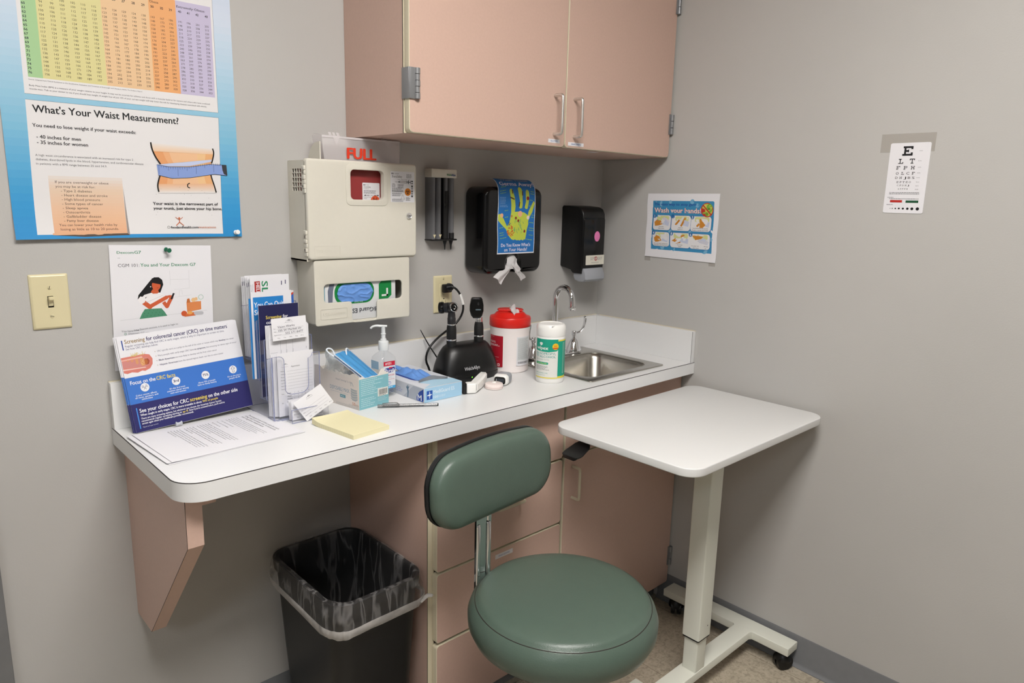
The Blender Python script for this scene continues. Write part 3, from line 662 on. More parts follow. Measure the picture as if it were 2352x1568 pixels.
# ------------------------------------------------------------------ wall plates
t = empty('light_switch', (-1.7541, 0, 1.1394), label='ivory toggle light switch plate below the left edge of the weight poster', cat='light switch')
F = BACK(-1.7541, 0, 1.1965)
def wall_plate(t, M, holes):
    m = MB('plastic_ivory'); w, h = .035, .05715
    R = [[M @ Vector((x, y, z)) for x, y in rr(-w + i, -h + i, w - i, h - i, .002, 2)] for z, i in ((0, 0), (.0022, .0002), (.0038, .0016), (.005, .0045))]
    m.rings(R, caps=False)
    m.plate([rr(-w + .0045, -h + .0045, w - .0045, h - .0045, .002, 2)] + holes, .001, M @ Matrix.Translation((0, 0, .0041)))
    return m.build('plate', t)
pl = wall_plate(t, F, [rr(-.0052, -.012, .0052, .012)])
def screw(par, M, x, y, a):
    m = MB('plastic_ivory').lathe([(.0038, .0048), (.0036, .0062), (.0001, .0068)], M @ Vector((x, y, 0)), 18, (0, -1, 0)); c, s_ = math.cos(a), math.sin(a)
    m.use('seam_dark').flat([(x + c * p - s_ * q, y + s_ * p + c * q) for p, q in ((-.0034, -.0005), (.0034, -.0005), (.0034, .0005), (-.0034, .0005))], M, .0069); m.build('screw', par)
screw(t, F, 0, .030, 1.3); screw(t, F, 0, -.030, -.25)
MB('seam_dark').box(-1.7595, -.002, 1.184, -1.7487, -.0005, 1.209).build('slot', t)
m = MB('plastic_ivory').rings([[F @ Vector((x, y, z)) for x, y in rr(-.0042, a, .0042, b, .001, 2)] for z, a, b in ((.001, -.0095, .0095), (.006, -.0085, .0105), (.0075, .000, .0112), (.017, .0048, .0108), (.018, .0055, .0102))]); m.build('toggle', t)
t = empty('wall_outlet', (-.7312, 0, 1.081), label='ivory wall outlet plate with a black plug in its upper socket', cat='outlet')
F = BACK(-.7312, 0, 1.1379)
wall_plate(t, F, [rr(-.0168, -.0335, .0168, .0335, .001, 2)])
m = MB('plastic_ivory').plate([rr(-.0162, -.033, .0162, .033, .0015, 2)], .0062, F, .0008)
for s_ in (1, -1): m.plate([rr(-.0145, s_ * .0185 - .0115, .0145, s_ * .0185 + .0115, .004)], .0008, F @ Matrix.Translation((0, 0, .006)), .0003)
m.plate([rr(-.012, -.0035, -.001, .0035, .0008, 2)], .0014, F @ Matrix.Translation((0, 0, .006)), .0003); m.plate([rr(.001, -.0035, .012, .0035, .0008, 2)], .0014, F @ Matrix.Translation((0, 0, .006)), .0003)
m.use('seam_dark')
for s_ in (1, -1):
    c = s_ * .0185
    m.flat(rr(-.0075, c - .007, -.0062, c + .0005), F, .007).flat(rr(.0058, c - .007, .0071, c + .0005), F, .007).flat(ell(0, c + .0055, .0023, n=10), F, .007)
m.build('receptacle', t); screw(t, F, 0, .0485, 1.5); screw(t, F, 0, -.0485, .3)
# ------------------------------------------------------------------ things pinned and taped on the back wall
pr = Print(457, 610, .3)
pr.fade(0, 0, 457, 610, [(0, '2b8fd0'), (.12, '3a9bd6'), (.38, '84c0de'), (.62, 'b9d6ea'), (.8, 'd5dff0'), (1, 'c9d6ee')], 40)
pr.lay()
pr.poly([(42, 284), (417, 283), (417, 560), (45, 560)], 'e9e7e8').poly([(37, 9), (412, 7), (417, 272), (42, 273)], 'e7e5e6')
pr.line([(42, 284), (417, 283), (417, 560)], .5, '55606a').line([(42, 273), (417, 272), (412, 7)], .5, '55606a').lay()
for x0, x1, c, yt in ((51, 76, 'a9cf9a', 500), (76, 190, 'e0d79a', 500), (190, 282, 'ecc79c', 502), (282, 337, 'efad74', 510), (337, 412, 'c9c0dc', 510)): pr.rect(x0, 316, x1, yt, c)
pr.lay()
cols = [84, 103, 121, 140, 158, 177, 196, 215, 233, 252, 271, 289, 308, 326, 345, 363, 382, 402]
bmi = [19, 20, 21, 22, 23, 24, 25, 26, 27, 28, 29, 30, 35, 39, 40, 41, 42, 43]
for r in range(58, 77):
    y = 322.5 + (76 - r) * 7.93
    pr.text(55, y, str(r), 4.6, '2c3440', None, 'c', True)
    for x, b in zip(cols, bmi): pr.text(x, y, str({42: 344, 41: 336}[b] if r == 76 and b in (41, 42) else int(b * r * r / 703 + .157)), 4.2, '3a3630', None, 'c')
for x, b in zip(cols, bmi): pr.text(x, 486, str(b), 4.6, '2a2a2c', None, 'c', True)
pr.text(284, 496, 'Obese', 4.8, '2c2420').text(339, 496, 'Extremely Obese', 4.8, '2c2430', 60).text(193, 496, 'Overweight', 4.8, '2c2420').text(80, 496, 'Normal', 4.8, '2c2420')
pr.text(51, 310.5, 'Source: Adapted from Clinical Guidelines on the Identification, Evaluation, and Treatment of Overweight and Obesity in Adults: The Evidence Report', 2.2, '5a5a60', 206)
pr.text(51, 299, 'Body Mass Index (BMI) is a measure of your weight relative to your height. It may not be accurate for athletes and those with a muscular build or for seniors and others who have a reduced', 3, '4a4a50', 348)
pr.text(51, 292.5, 'muscle mass. Talk to your doctor to see if you should lose weight. A weight loss of just 10% of your current weight will help lower the risk for developing diseases associated with obesity.', 3, '4a4a50', 341)
pr.text(52, 250, "What's Your Waist Measurement?", 14, '202124', 276, bold=True).text(49, 222, 'You need to lose weight if your waist exceeds:', 6.6, '242528', 189, bold=True)
pr.text(54, 200, '- 40 inches for men', 6.8, '242528', 78, bold=True).text(54, 189.5, '- 35 inches for women', 6.8, '242528', 90, bold=True)
pr.text(49, 165.5, 'A high waist circumference is associated with an increased risk for type 2', 4.2, '55565a', 179).text(49, 157.5, 'diabetes, disordered lipids in the blood, hypertension, and cardiovascular disease', 4.2, '55565a', 199).text(49, 149, 'in patients with a BMI range between 25 and 34.9.', 4.2, '55565a', 127)
pr.fade(67, 9, 203, 128, [(0, 'e6b08a'), (.4, 'e9c0a0'), (.8, 'e7cdb6'), (1, 'e6dedb')], 20)
pr.poly([(64, 8), (122, 5), (203, 10), (203, 12), (64, 12)], 'e6b08a').poly([(67, 7.5), (122, 3.5), (208, 6), (203, 10), (122, 5)], '55483f').poly([(203, 10), (208, 6), (206, 60), (204, 110)], '9a938f').lay()
for i, (x, q, w) in enumerate(((78, 'If you are overweight or obese', 98), (78, 'you may be at risk for:', 72), (87, '- Type 2 diabetes', 56), (87, '- Heart disease and stroke', 85), (87, '- High blood pressure', 70), (87, '- Some types of cancer', 75), (87, '- Sleep apnea', 46), (87, '- Osteoarthritis', 49), (87, '- Gallbladder disease', 69), (87, '- Fatty liver disease', 63), (77, 'You can lower your health risks by', 108), (79, 'losing as little as 10 to 20 pounds.', 108))): pr.text(x, 113.5 - i * 8.75, q, 5, '3a3029', w)
def curve(pts, n=8):
    q = []
    for k in range(len(pts) - 1):
        p0 = pts[max(k - 1, 0)]; p1 = pts[k]; p2 = pts[k + 1]; p3 = pts[min(k + 2, len(pts) - 1)]
        for i in range(n):
            t = i / n; q.append(tuple(.5 * (2 * p1[m] + (p2[m] - p0[m]) * t + (2 * p0[m] - 5 * p1[m] + 4 * p2[m] - p3[m]) * t * t + (3 * p1[m] - p0[m] - 3 * p2[m] + p3[m]) * t ** 3) for m in (0, 1)))
    return q + [pts[-1]]
ls = curve([(266, 207), (268, 192), (274, 176), (284, 158), (283, 145), (278, 130), (274, 114), (276, 98)])
rs = curve([(399, 202), (401, 192), (398, 178), (393, 163), (391, 150), (393, 136), (398, 118), (402, 101)])
sl = lambda f: [(x0 * (1 - f) + x1 * f, y0 * (1 - f) + y1 * f) for (x0, y0), (x1, y1) in zip(ls, rs)]
for f0, f1, cc in ((0, .16, 'e8a46f'), (.16, .26, 'ecb283'), (.26, .72, 'efc198'), (.72, .86, 'efc592'), (.86, 1, 'eab27c')):
    A_, B_ = sl(f0), sl(f1)
    for k in range(len(A_) - 1): pr.poly([A_[k], A_[k + 1], B_[k + 1], B_[k]], cc)
pr.lay(); n_ = len(ls)
def blend(c0, c1, f): return ''.join('%02x' % round(int(c0[k:k+2], 16) * (1 - f) + int(c1[k:k+2], 16) * f) for k in (0, 2, 4))
A_, B_ = sl(-.01), sl(1.01)
for k in range(10): pr.poly([A_[k], A_[k + 1], B_[k + 1], B_[k]], blend('e8e6e6', 'efc9a6', k / 10)); q = n_ - 2 - k; pr.poly([A_[q], A_[q + 1], B_[q + 1], B_[q]], blend('e8e6e6', 'e9b48c', k / 10))
pr.lay().line(ls[:24], 3, '15120f').line(rs[:22], 3, '15120f').line(ls[30:-2], 3, '15120f').line(rs[32:-1], 3, '15120f').lay()
pr.poly([(275, 160), (300, 156), (345, 158), (390, 166), (428, 166), (429, 142), (400, 144), (345, 134), (306, 131), (277, 137)], '8aa3dc').poly([(276, 160), (300, 157), (345, 160), (394, 172), (396, 177), (375, 168), (330, 162)], 'c5cfee').poly([(418, 166), (429, 166), (430, 142), (422, 145), (419, 154)], '3a3b40').lay()
pr.line([(275, 160), (300, 156), (345, 158), (390, 166), (428, 166)], .9, '222634').line([(277, 137), (306, 131), (345, 134), (400, 144), (429, 142)], .9, '222634')
for i in range(28):
    x = 279 + i * 5; y = 159.5 - 3 * math.sin(i * .22) + max(0, i - 12) * .55; l = 20 if i % 8 == 0 else (9 if i % 4 == 0 else 5); pr.line([(x, y), (x, y - l)], .6, '3a4672')
pr.line([(343, 122), (338, 119), (338, 113), (343, 111)], 2.2, '15120f')
pr.text(261, 72.5, 'Your waist is the narrowest part of', 6, '232428', 143, bold=True).text(261, 62, 'your trunk, just above your hip bone.', 6, '232428', 152, bold=True)
O = 'c9602c'; pr.circ(314, 43, 2, O).line([(306, 45), (314, 39), (322, 45)], 1, O).line([(314, 39), (314, 34), (306, 26)], 1.6, O).line([(314, 34), (323, 26)], 1.4, O)
pr.ring(289.5, 22.5, 3, .5, '33353a').text(294, 20, 'foodandhealth.com', 5, '33353a', 61, bold=True).text(355.5, 20, 'munications', 5, 'c9703c', 40)
for i in range(26): pr.circ(random.uniform(262, 412), random.uniform(50, 112), .5, '55504a', n=6)
def curl(x, y, z):
    k = max(0, 1 - y / 90); e = max(0, 1 - abs(x - 445) / 140)
    return (x, y + 2.5 * k * (x / 457) * (1 - x / 457) * 2 - 1.5 * k * (x / 457 - .4), z + 1.2 + 9 * k * k * (1 - .75 * (x / 457)) + 3 * k * math.sin(x / 457 * PI) ** 2)
o = pr.place(BACK(-1.8025, -.0006, 1.3245), curl, cx=range(20, 457, 20), cy=range(10, 100, 10)).build('weight_poster', smooth=60)
tag(o, 'large blue-bordered body mass index and waist measurement poster on the back wall', 'poster')
def pushpin(loc, d, mat, label, name='push_pin'):
    """plastic-headed pin; d = direction the head points away from what it is stuck in"""
    m = MB(mat).lathe([(.0046, .0055), (.0052, .006), (.0052, .0072), (.0036, .009), (.003, .012), (.0038, .0155), (.0052, .0172), (.0054, .0182), (.0048, .019), (.0001, .0194)], loc, 18, d)
    hd = m.use('chrome').cyl(loc, Vector(loc) + Vector(d).normalized() * .006, .0006, n=8); o = hd.build(name); tag(o, label, 'push pin'); return o
pushpin((-1.3612, 0, 1.3335), (.05, -1, .10), 'white_plastic', 'white push pin at the bottom right corner of the weight poster')
pr = Print(216, 279, .3)
G = '4f9070'
pr.lay().text(15, 260, 'Dexcom', 5.4, G, 34, bold=True).text(50, 260, 'G7', 6.4, G, 14, bold=True).rect(16, 250, 21, 250.7, '9aa0a0')
pr.text(16, 231, 'CGM 101:', 7, '55585c', 43).text(61, 231.5, 'You and Your Dexcom G7', 7, G, 119, bold=True)
for q in ([(122, 222), (122, 188)], [(164, 222), (164, 180)], [(122, 201), (164, 201)], [(130, 178), (164, 180)], [(128, 160), (168, 164)], [(140, 162), (142, 176), (147, 176), (148, 166)]): pr.line(q, .4, 'c9c9cc')
pr.line([(15, 113), (54, 116)], .5, 'c4c4c6').line([(105, 119), (203, 126)], .5, 'c4c4c6')
HR = '17171a'; SKN = 'd0603a'
pr.poly([(100, 172), (107, 190), (105, 201), (98, 207), (88, 207), (80, 200), (75, 184), (66, 174), (54, 168), (52, 158), (58, 152), (64, 160), (80, 168), (90, 174)], HR)
pr.poly([(57, 158), (66, 168), (80, 172), (100, 172), (108, 166), (104, 158), (100, 134), (68, 134), (70, 146), (62, 148)], 'f4f1f2').lay()
pr.poly([(80, 174), (84, 170), (94, 170), (97, 174), (94, 181), (84, 180)], SKN).circ(92, 189, 9.2, SKN, 12).poly([(82, 196), (92, 201), (103, 190), (106, 198), (96, 206), (84, 205), (78, 196)], HR)
pr.line([(61, 154), (77, 140)], 10, SKN).circ(77, 140.5, 5, SKN).lay().line([(77, 141), (112, 160)], 8.4, SKN).circ(112, 160, 4.4, SKN).line([(112, 161), (122, 163)], 5.5, SKN)
pr.line([(106, 150), (113, 139)], 8, SKN).circ(113, 139.5, 4.2, SKN).line([(113, 139), (123, 159)], 8, SKN).circ(123, 160, 4.6, SKN).lay().poly([(52, 158), (58, 165), (68, 162), (67, 152), (60, 147), (55, 151)], 'f4f1f2').line([(68, 150), (106, 166)], .5, 'b8b4b6')
pr.poly([(54, 114), (60, 127), (66, 136), (101, 136), (107, 128), (113, 118)], G).lay()
for i in range(16): pr.circ(62 + (i % 6) * 8 + (i // 6) * 3, 120 + (i // 6) * 6 + (i % 6) * .3, .7, '1f5138', n=6)
pr.poly([(121, 156), (127, 170), (131, 169), (125, 155)], '1c1c22').circ(80, 186, 1.3, 'f4f1f2').line([(93, 183), (97, 183)], 1, '8e2f22')
pr.poly([(157, 124), (156, 146), (189, 149), (189, 129)], 'df8a52').poly([(156, 146), (158, 155), (163, 156), (165, 146)], 'c2703c').circ(172, 152, 5, 'ecc08c').circ(178, 154, 4, 'ecc08c').poly([(180, 148), (182, 160), (187, 158), (188, 148)], 'e9e9ea').ring(189, 158, 6, 1, '9cc4ae')
pr.circ(150, 121, 6.5, 'd05a30').poly([(150, 113), (176, 115), (172, 123), (156, 120)], 'd9703c').circ(163, 122, 6, 'ecab5c', 4).rect(172, 116, 194, 124, 'c3c3c8', 4)
pr.text(16, 86.5, 'You have ', 4, '77797d', 24).text(41, 87.5, 'one', 4, '44464a', 11, bold=True).text(53.5, 88.5, 'Dexcom account, it is used to login to:', 4, '77797d', 83, rot=.09)
for k, q in enumerate(('Dexcom G7 app', 'Dexcom Clarity app', 'Dexcom Follow app')): pr.ring(24, 82 - 9 * k, 2.4, .7, G).text(30, 80.5 - 9 * k, q, 4, '8a8c90', 44)
def sag(x, y, z): return (x, y, z + 1 + 5 * max(0, 1 - y / 279) * (x / 216) * .4 + 2 * math.sin(y / 279 * PI))
Md = frame((-1.5331, 0, 1.168), (math.cos(-.031), 0, math.sin(-.031)), (-math.sin(-.031), 0, math.cos(-.031))) @ Matrix.Translation((-.108, -.1397, .0006))
o = pr.place(Md, sag, cy=range(20, 279, 40)).build('info_sheet', smooth=60)
tag(o, 'white info sheet with a woman holding a phone pinned under the weight poster', 'sheet')
pushpin((-1.5245, -.0018, 1.2985), (.35, -1, -.15), pbr('pin_green', '136045', .3).name, 'green push pin holding the white info sheet')
# ------------------------------------------------------------------ right wall: hand washing sign and eye chart
pr = Print(279.4, 216, .25)
pr.lay().rect(23, 27, 262, 192, '3f8fbe').lay()
for x, y, r in ((60, 182, 9), (95, 188, 6), (180, 190, 8), (238, 150, 11), (70, 36, 8), (112, 34, 10), (235, 36, 12), (30, 60, 6), (258, 70, 6), (100, 90, 7), (178, 90, 6), (200, 178, 7)): pr.circ(x, y, r, '7cb5d6')
pr.lay().text(29, 176.5, 'The easy way to stop germs', 9, '2a4f9e', 177, bold=True)
for dx, dy in ((-.7, -.6), (.7, .5), (.8, -.6)): pr.text(30.5 + dx, 153 + dy, 'Wash your hands!', 15.5, 'b23c2c', 184, bold=True)
pr.lay().text(30.5, 153, 'Wash your hands!', 15.5, 'f2e2dc', 184, bold=True)
cells = ((28, 94, 99, 144), (102, 94, 177, 144), (178, 94, 254, 143), (29, 39, 98, 87), (102, 38, 180, 87), (178, 38, 255, 86))
for i, (a, b, c, d) in enumerate(cells):
    pr.rect(a - 1.5, b - 1.5, c + 1.5, d + 1.5, '2b6ca8', 11)
pr.lay()
for i, (a, b, c, d) in enumerate(cells):
    pr.rect(a, b, c, d, 'e9e8ea', 10).lay(); pr.rect(a + 14, d - 18, c - 8, d - 2, 'd9dc9a', 5).poly([(a + 36, b + 20), (c - 8, b + 14), (c - 6, b + 30), (a + 50, b + 36)], 'c8d0e6').lay()
    Cx = (a + c) / 2; o_ = 'd08a34'
    if i in (0, 3): pr.poly([(a + 4, b + 26), (a + 16, b + 37), (a + 28, b + 34), (a + 38, b + 20), (a + 24, b + 15), (a + 8, b + 13)], o_).poly([(a + 14, b + 27), (a + 24, b + 24), (a + 38, b + 26), (a + 30, b + 20)], 'dfe3ea').poly([(a + 34, b + 38), (a + 62, b + 26), (a + 64, b + 34), (a + 44, b + 44)], 'dcd6e2')
    elif i == 1: pr.poly([(a + 12, b + 20), (a + 28, b + 38), (a + 34, b + 34), (a + 20, b + 18)], o_).poly([(a + 34, b + 14), (a + 44, b + 34), (a + 52, b + 46), (a + 56, b + 40), (a + 42, b + 14)], o_).poly([(a + 30, b + 22), (a + 40, b + 44), (a + 50, b + 46), (a + 38, b + 24)], 'dfe3ea')
    elif i == 2: pr.poly([(a + 34, b + 12), (a + 32, b + 40), (a + 42, b + 45), (a + 56, b + 38), (a + 54, b + 20), (a + 46, b + 12)], o_).poly([(a + 20, b + 18), (a + 30, b + 28), (a + 34, b + 22), (a + 26, b + 14)], o_)
    elif i == 4: pr.poly([(a + 6, b + 22), (a + 32, b + 38), (a + 54, b + 44), (a + 58, b + 40), (a + 36, b + 30), (a + 20, b + 18)], o_).poly([(a + 20, b + 12), (a + 44, b + 22), (a + 52, b + 34), (a + 40, b + 16)], o_).poly([(a + 22, b + 20), (a + 40, b + 34), (a + 56, b + 38), (a + 46, b + 26)], 'f0f0f2')
    else: pr.poly([(a + 10, b + 42), (a + 22, b + 28), (a + 44, b + 32), (a + 52, b + 40), (a + 36, b + 42)], o_).poly([(a + 30, b + 24), (a + 64, b + 14), (a + 74, b + 22), (a + 66, b + 28), (a + 40, b + 34)], 'd2d2dc')
    pr.circ(a + 4, d - 3, 7, '2b6ca8').lay(); pr.text(a + 4, d - 7.5, str(i + 1), 8.5, 'e6ecf4', None, 'c', True)
for x, y, q, w in ((62, 104, 'Wet hands.', 20), (62, 98.5, 'Add soap.', 26), (140, 103, 'Rub in', 16), (140, 97.5, 'lather.', 22), (216, 103, 'Scrub hands for 20 seconds,', 58), (216, 97, 'fingers, backs and nails.', 62), (64, 47, 'Rinse well under running water,', 58), (64, 42, 'fingertips pointing down.', 58), (141, 46, 'Dry hands', 20), (141, 40.5, 'well.', 14), (218, 46, 'Use paper towel to turn off water', 64), (218, 40, 'and open the door.', 52)): pr.text(x, y, q, 2.6, '3a3a40', w, 'c', True)
pr.circ(237, 164, 23, 'c0392b', n=36).lay(); pr.circ(237, 164, 20, 'c9c857', n=36).lay()
pr.circ(246, 170, 11, '7cb241', 14).circ(226, 158, 7, '8fbc3e').circ(228, 176, 6, 'd9cf62').circ(236, 151, 6, '7a9c3a').circ(240, 160, 4, 'd9cf62').rect(241, 166, 249, 169, '2c4a1e').lay(); pr.line([(222, 179), (252, 149)], 4.5, 'c0392b')
Mw = RIGHT(0, -.3504, 1.3516) @ Matrix.Rotation(.008, 4, 'Z') @ Matrix.Translation((-.1397, -.108, .0004))
def wave(x, y, z): return (x + 1.2 * math.sin(y * .06), y + (-6 * max(0, x / 279) + 2) * max(0, 1 - y / 60), z + .6 + 1.6 * max(0, 1 - y / 70) ** 2 + .5 * math.sin(x * .05 + y * .03) ** 2)
o = pr.place(Mw, wave, cx=range(30, 279, 30), cy=range(15, 216, 20)).build('hand_washing_sign', smooth=60)
tag(o, 'white paper sign with six blue hand-washing steps taped on the right wall', 'sign')
for y in (-.222, -.478): tag(MB('tape').box(-.0006, y - .012, 1.229, -.0002, y + .012, 1.256).build('tape_strip'), 'clear tape under the %s bottom corner of the hand-washing sign' % ('left' if y > -.3 else 'right'), 'tape')
pr = Print(89, 165, .5, 'paper', 4)
pr.lay(); K = '131316'
def slab(pr, ch, x, y, w, h):
    t = h * .2 if h > 14 else h * .16; f = lambda a, b, c, d: pr.rect(x + a * w, y + b * h, x + c * w, y + d * h, K); s_ = t / h; q = s_ * h / w
    if ch in 'EF':
        f(.06, 1 - s_, 1, 1); f(.16, 0, .16 + q, 1); f(.16, .5 - s_ / 2, .62, .5 + s_ / 2); f(1 - q, .68, 1, 1); f(.62 - q * .6, .36, .62, .64)
        if ch == 'E': f(.0, 0, 1, s_); f(1 - q, 0, 1, .34)
        else: f(0, 0, .55, s_)
    elif ch == 'L': f(.05, 1 - s_, .65, 1); f(.28, 0, .28 + q, 1); f(0, 0, 1, s_); f(1 - q, 0, 1, .36)
    elif ch == 'T': f(0, 1 - s_, 1, 1); f(.5 - q / 2, 0, .5 + q / 2, 1); f(.22, 0, .78, s_); f(0, .68, q, 1); f(1 - q, .68, 1, 1)
    elif ch == 'P': f(.06, 1 - s_, .8, 1); f(.18, 0, .18 + q, 1); f(0, 0, .55, s_); f(.18, .42, .85, .42 + s_); f(.98 - q, .5, .98, .93)
    elif ch == 'H':
        for a in (.14, .86 - q): f(a, 0, a + q, 1)
        f(.14, .5 - s_ / 2, .86, .5 + s_ / 2)
        for a in (0, .64):
            for b in (0, 1 - s_): f(a, b, a + .36, b + s_)
    else: pr.text(x + w / 2, y, ch, h, K, w, 'c')
slab(pr, 'E', 28, 135, 23, 22)
for ch, x in (('L', 21.5), ('T', 46.5)): slab(pr, ch, x, 116.5, 11, 11.5)
for ch, x in (('F', 18.5), ('P', 34.5), ('H', 51)): slab(pr, ch, x, 103, 8.5, 8)
for row, y, h, x0, x1 in (('OLCF', 91, 6, 19, 61), ('DHJBS', 81, 5.2, 19, 62), ('EPTEO', 71.3, 4.2, 23, 55), ('CFDHJ', 64, 3.4, 25, 52), ('LTFPH', 56, 2.8, 28, 50)):
    for i, ch in enumerate(row): slab(pr, ch, x0 + (x1 - x0 - h * 1.1) * i / (len(row) - 1), y, h * 1.1, h)
for x, y, q in ((65, 145, '20/200'), (65, 122, '20/100'), (66, 107, '20/70'), (66, 94, '20/50'), (66, 83, '20/40'), (66, 73, '20/30'), (66, 64, '20/25'), (66, 56, '20/20')): pr.text(x, y, q, 1.4, '4a4a50', 7)
pr.fine(10, 48.5, 67, 2, 3.2, 1.1, '55555a', ragged=.03).fine(7, 36.8, 15, 1, 3, 1, '44444a').fine(11, 33.8, 66, 1, 3, 1, '55555a', ragged=0).fine(7, 19.5, 19, 1, 3, 1, '44444a')
pr.rect(14, 25.5, 41, 31, 'b8261d').rect(49, 25, 77, 30.5, '1c5234')
for x, r, q in zip((16, 21, 28, 36, 45, 55, 65, 77), (.8, 1.1, 1.6, 2, 2.4, 2.8, 3.2, 3.7), '23456789'): pr.circ(x, 11, r, K).text(x, 16.3, q, 1, '77777c', None, 'c')
pr.mb.use('seam_dark')
o = pr.place(RIGHT(0, -.9865, 1.4155) @ Matrix.Translation((-.0035, 0, .0008)) @ Matrix.Rotation(0.0, 4, 'Z'), lambda x, y, z: (x * 1.095 + .02 * (y - 165) * 0, y * 1.09, z)).build('eye_chart')
tag(o, 'white pocket eye chart card taped high on the right wall', 'eye chart')
tag(MB('tape').box(-.0007, -1.089, 1.572, -.0003, -.958, 1.619).build('tape_strip'), 'wide clear tape strip across the top of the eye chart card', 'tape')
# ------------------------------------------------------------------ countertop
HC, TH = .902, .0375
XL, YF = -1.661, -.441
t = empty('countertop', (-.83, -.22, HC - TH), label='long white laminate countertop with a rounded front corner and raised backsplash', cat='countertop')
def counter_outline(x1, R=.055, ins=0):
    p = [(XL + ins, -.001)]
    p += [(XL + ins + (R - ins) * (1 - math.cos(a)), YF + ins + (R - ins) * (1 - math.sin(a))) for a in [PI / 2 * k / 10 for k in range(11)]]
    return p + [(x1, YF + ins), (x1, -.001)]
m = MB('laminate_white').prism(counter_outline(-.475), TH, UP(0, 0, HC - TH))
m.box(-.475, YF, HC - TH, -.001, -.392, HC); m.box(-.475, -.055, HC - TH, -.001, -.001, HC); m.box(-.138, -.392, HC - TH, -.001, -.055, HC)
top = m.build('worktop', t)
ol = counter_outline(-.0012)[:-1]
m = MB('laminate_white')
r = []
def off(ol, d):
    q = []
    for i, p in enumerate(ol):
        a = Vector(ol[max(i - 1, 0)]); b = Vector(ol[min(i + 1, len(ol) - 1)]); tn = (b - a).normalized(); q.append((p[0] + tn.y * d, p[1] - tn.x * d))
    return q
o1 = off(ol, .0012)
V = [[(x, y, HC - TH) for x, y in o1], [(x, y, HC - .0014) for x, y in o1]]
m.rings([[Vector((o1[i][0], o1[i][1], HC - TH)), Vector((o1[i][0], o1[i][1], HC - .0012)), Vector((ol[i][0] - (o1[i][0] - ol[i][0]) * .2, ol[i][1] - (o1[i][1] - ol[i][1]) * .2, HC - .0012)), Vector((ol[i][0] - (o1[i][0] - ol[i][0]) * .2, ol[i][1] - (o1[i][1] - ol[i][1]) * .2, HC - TH))] for i in range(len(ol))])
edge = m.build('edge_band', t)
m = MB('seam_dark'); o2 = off(ol, .0010); o3 = off(ol, -.0005)
m.rings([[Vector((o2[i][0], o2[i][1], HC - .0012)), Vector((o2[i][0], o2[i][1], HC + .0002)), Vector((o3[i][0], o3[i][1], HC + .0003)), Vector((o3[i][0], o3[i][1], HC - .0012))] for i in range(len(ol))])
m.build('seam_line', edge)['label'] = 'dark glue line along the top of the front edge'
BS = .0195
m = MB('laminate_white').box(XL - .0005, -BS, HC, -.001, -.001, HC + .1065, .0006, 1); m.use('edge_beige').box(XL, -.0035, HC + .1065, -.001, -.0005, HC + .1085)
m.build('backsplash', t)
m = MB('laminate_white').box(-BS, YF + .003, HC, -.001, -BS - .0005, HC + .1065, .0006, 1); m.use('edge_beige').box(-.0035, YF + .003, HC + .1065, -.0005, -BS, HC + .1085)
m.use('seam_dark').box(-BS - .0002, YF + .0029, HC + .0002, -BS + .0006, YF + .0036, HC + .106)
m.build('backsplash', t)
# ------------------------------------------------------------------ support bracket under the left end
t = empty('counter_bracket', (-1.626, -.2, .4355), label='pink laminate angled bracket holding up the left end of the countertop', cat='bracket')
ol = [(0, .4355), (-.103, .4355), (-.3987, .7586), (-.3995, .8405), (-.3995, HC - TH - .0005), (0, HC - TH - .0005)]
m = MB('laminate_pink').prism([(y, z) for y, z in ol], .0312, frame((-1.642, 0, 0), (0, 1, 0), (0, 0, 1)))
m.use('seam_dark')
for (y0, z0), (y1, z1) in zip(ol[1:4], ol[2:5]): m.tube([(-1.6421, y0, z0), (-1.6421, y1, z1)], .0005, 6)
m.build('panel', t)
MB('laminate_pink').box(-1.6415, -.4010, .8405, -1.585, -.03, HC - TH - .0005).build('cleat', t)
# ------------------------------------------------------------------ base cabinets
FY = -.40
t = empty('drawer_cabinet', (-.826, -.19, 0), label='pink laminate base cabinet with a column of drawers behind the green stool', cat='cabinet')
m = MB('laminate_pink').box(-1.0655, FY + .021, .002, -1.0465, -.001, HC - TH - .0005)
m.box(-.602, FY + .022, .075, -.590, -.001, HC - TH - .001); m.box(-1.0465, FY + .022, .075, -.602, -.001, .09); m.box(-1.0465, -.016, .09, -.602, -.001, HC - TH - .001)
m.use('seam_dark').box(-1.0658, FY + .0215, .003, -1.0652, FY + .0225, HC - TH - .001)
m.use('edge_beige').box(-1.0655, FY + .0195, .002, -1.0468, FY + .0215, HC - TH - .001)
m.build('carcass', t)
structure_k = MB('base_rubber').box(-1.0465, FY + .055, .0, -.590, FY + .075, .078).build('toe_kick', t)
dz = [(.079, .2835), (.291, .4865), (.4915, .6865), (.6925, HC - TH - .006)]
for i, (a, b) in enumerate(dz):
    d = slab_door('drawer', -1.0525, -.5955, a, b, FY, .019, t, .009)
    if i in (1, 2): bar_handle('handle', (-.870, FY, (a + b) / 2 + .030), (-.771, FY, (a + b) / 2 + .030), (0, -.030, 0), .0045, d, 'edge_beige')
    if i == 1: label_tape(-.853, .4605, -.788, .4735, FY, 'EXAM GOWNS', d)
t = empty('sink_cabinet', (-.30, -.19, 0), label='pink laminate base cabinet with one door below the sink', cat='cabinet')
m = MB('laminate_pink').box(-.589, FY + .022, .075, -.577, -.001, HC - TH - .001); m.box(-.019, FY + .022, .075, -.0055, -.001, HC - TH - .001)
m.box(-.577, FY + .022, .075, -.019, -.001, .09); m.box(-.577, -.016, .09, -.019, -.001, HC - TH - .001)
m.build('carcass', t)
MB('base_rubber').box(-.589, FY + .055, 0, -.0055, FY + .075, .078).build('toe_kick', t)
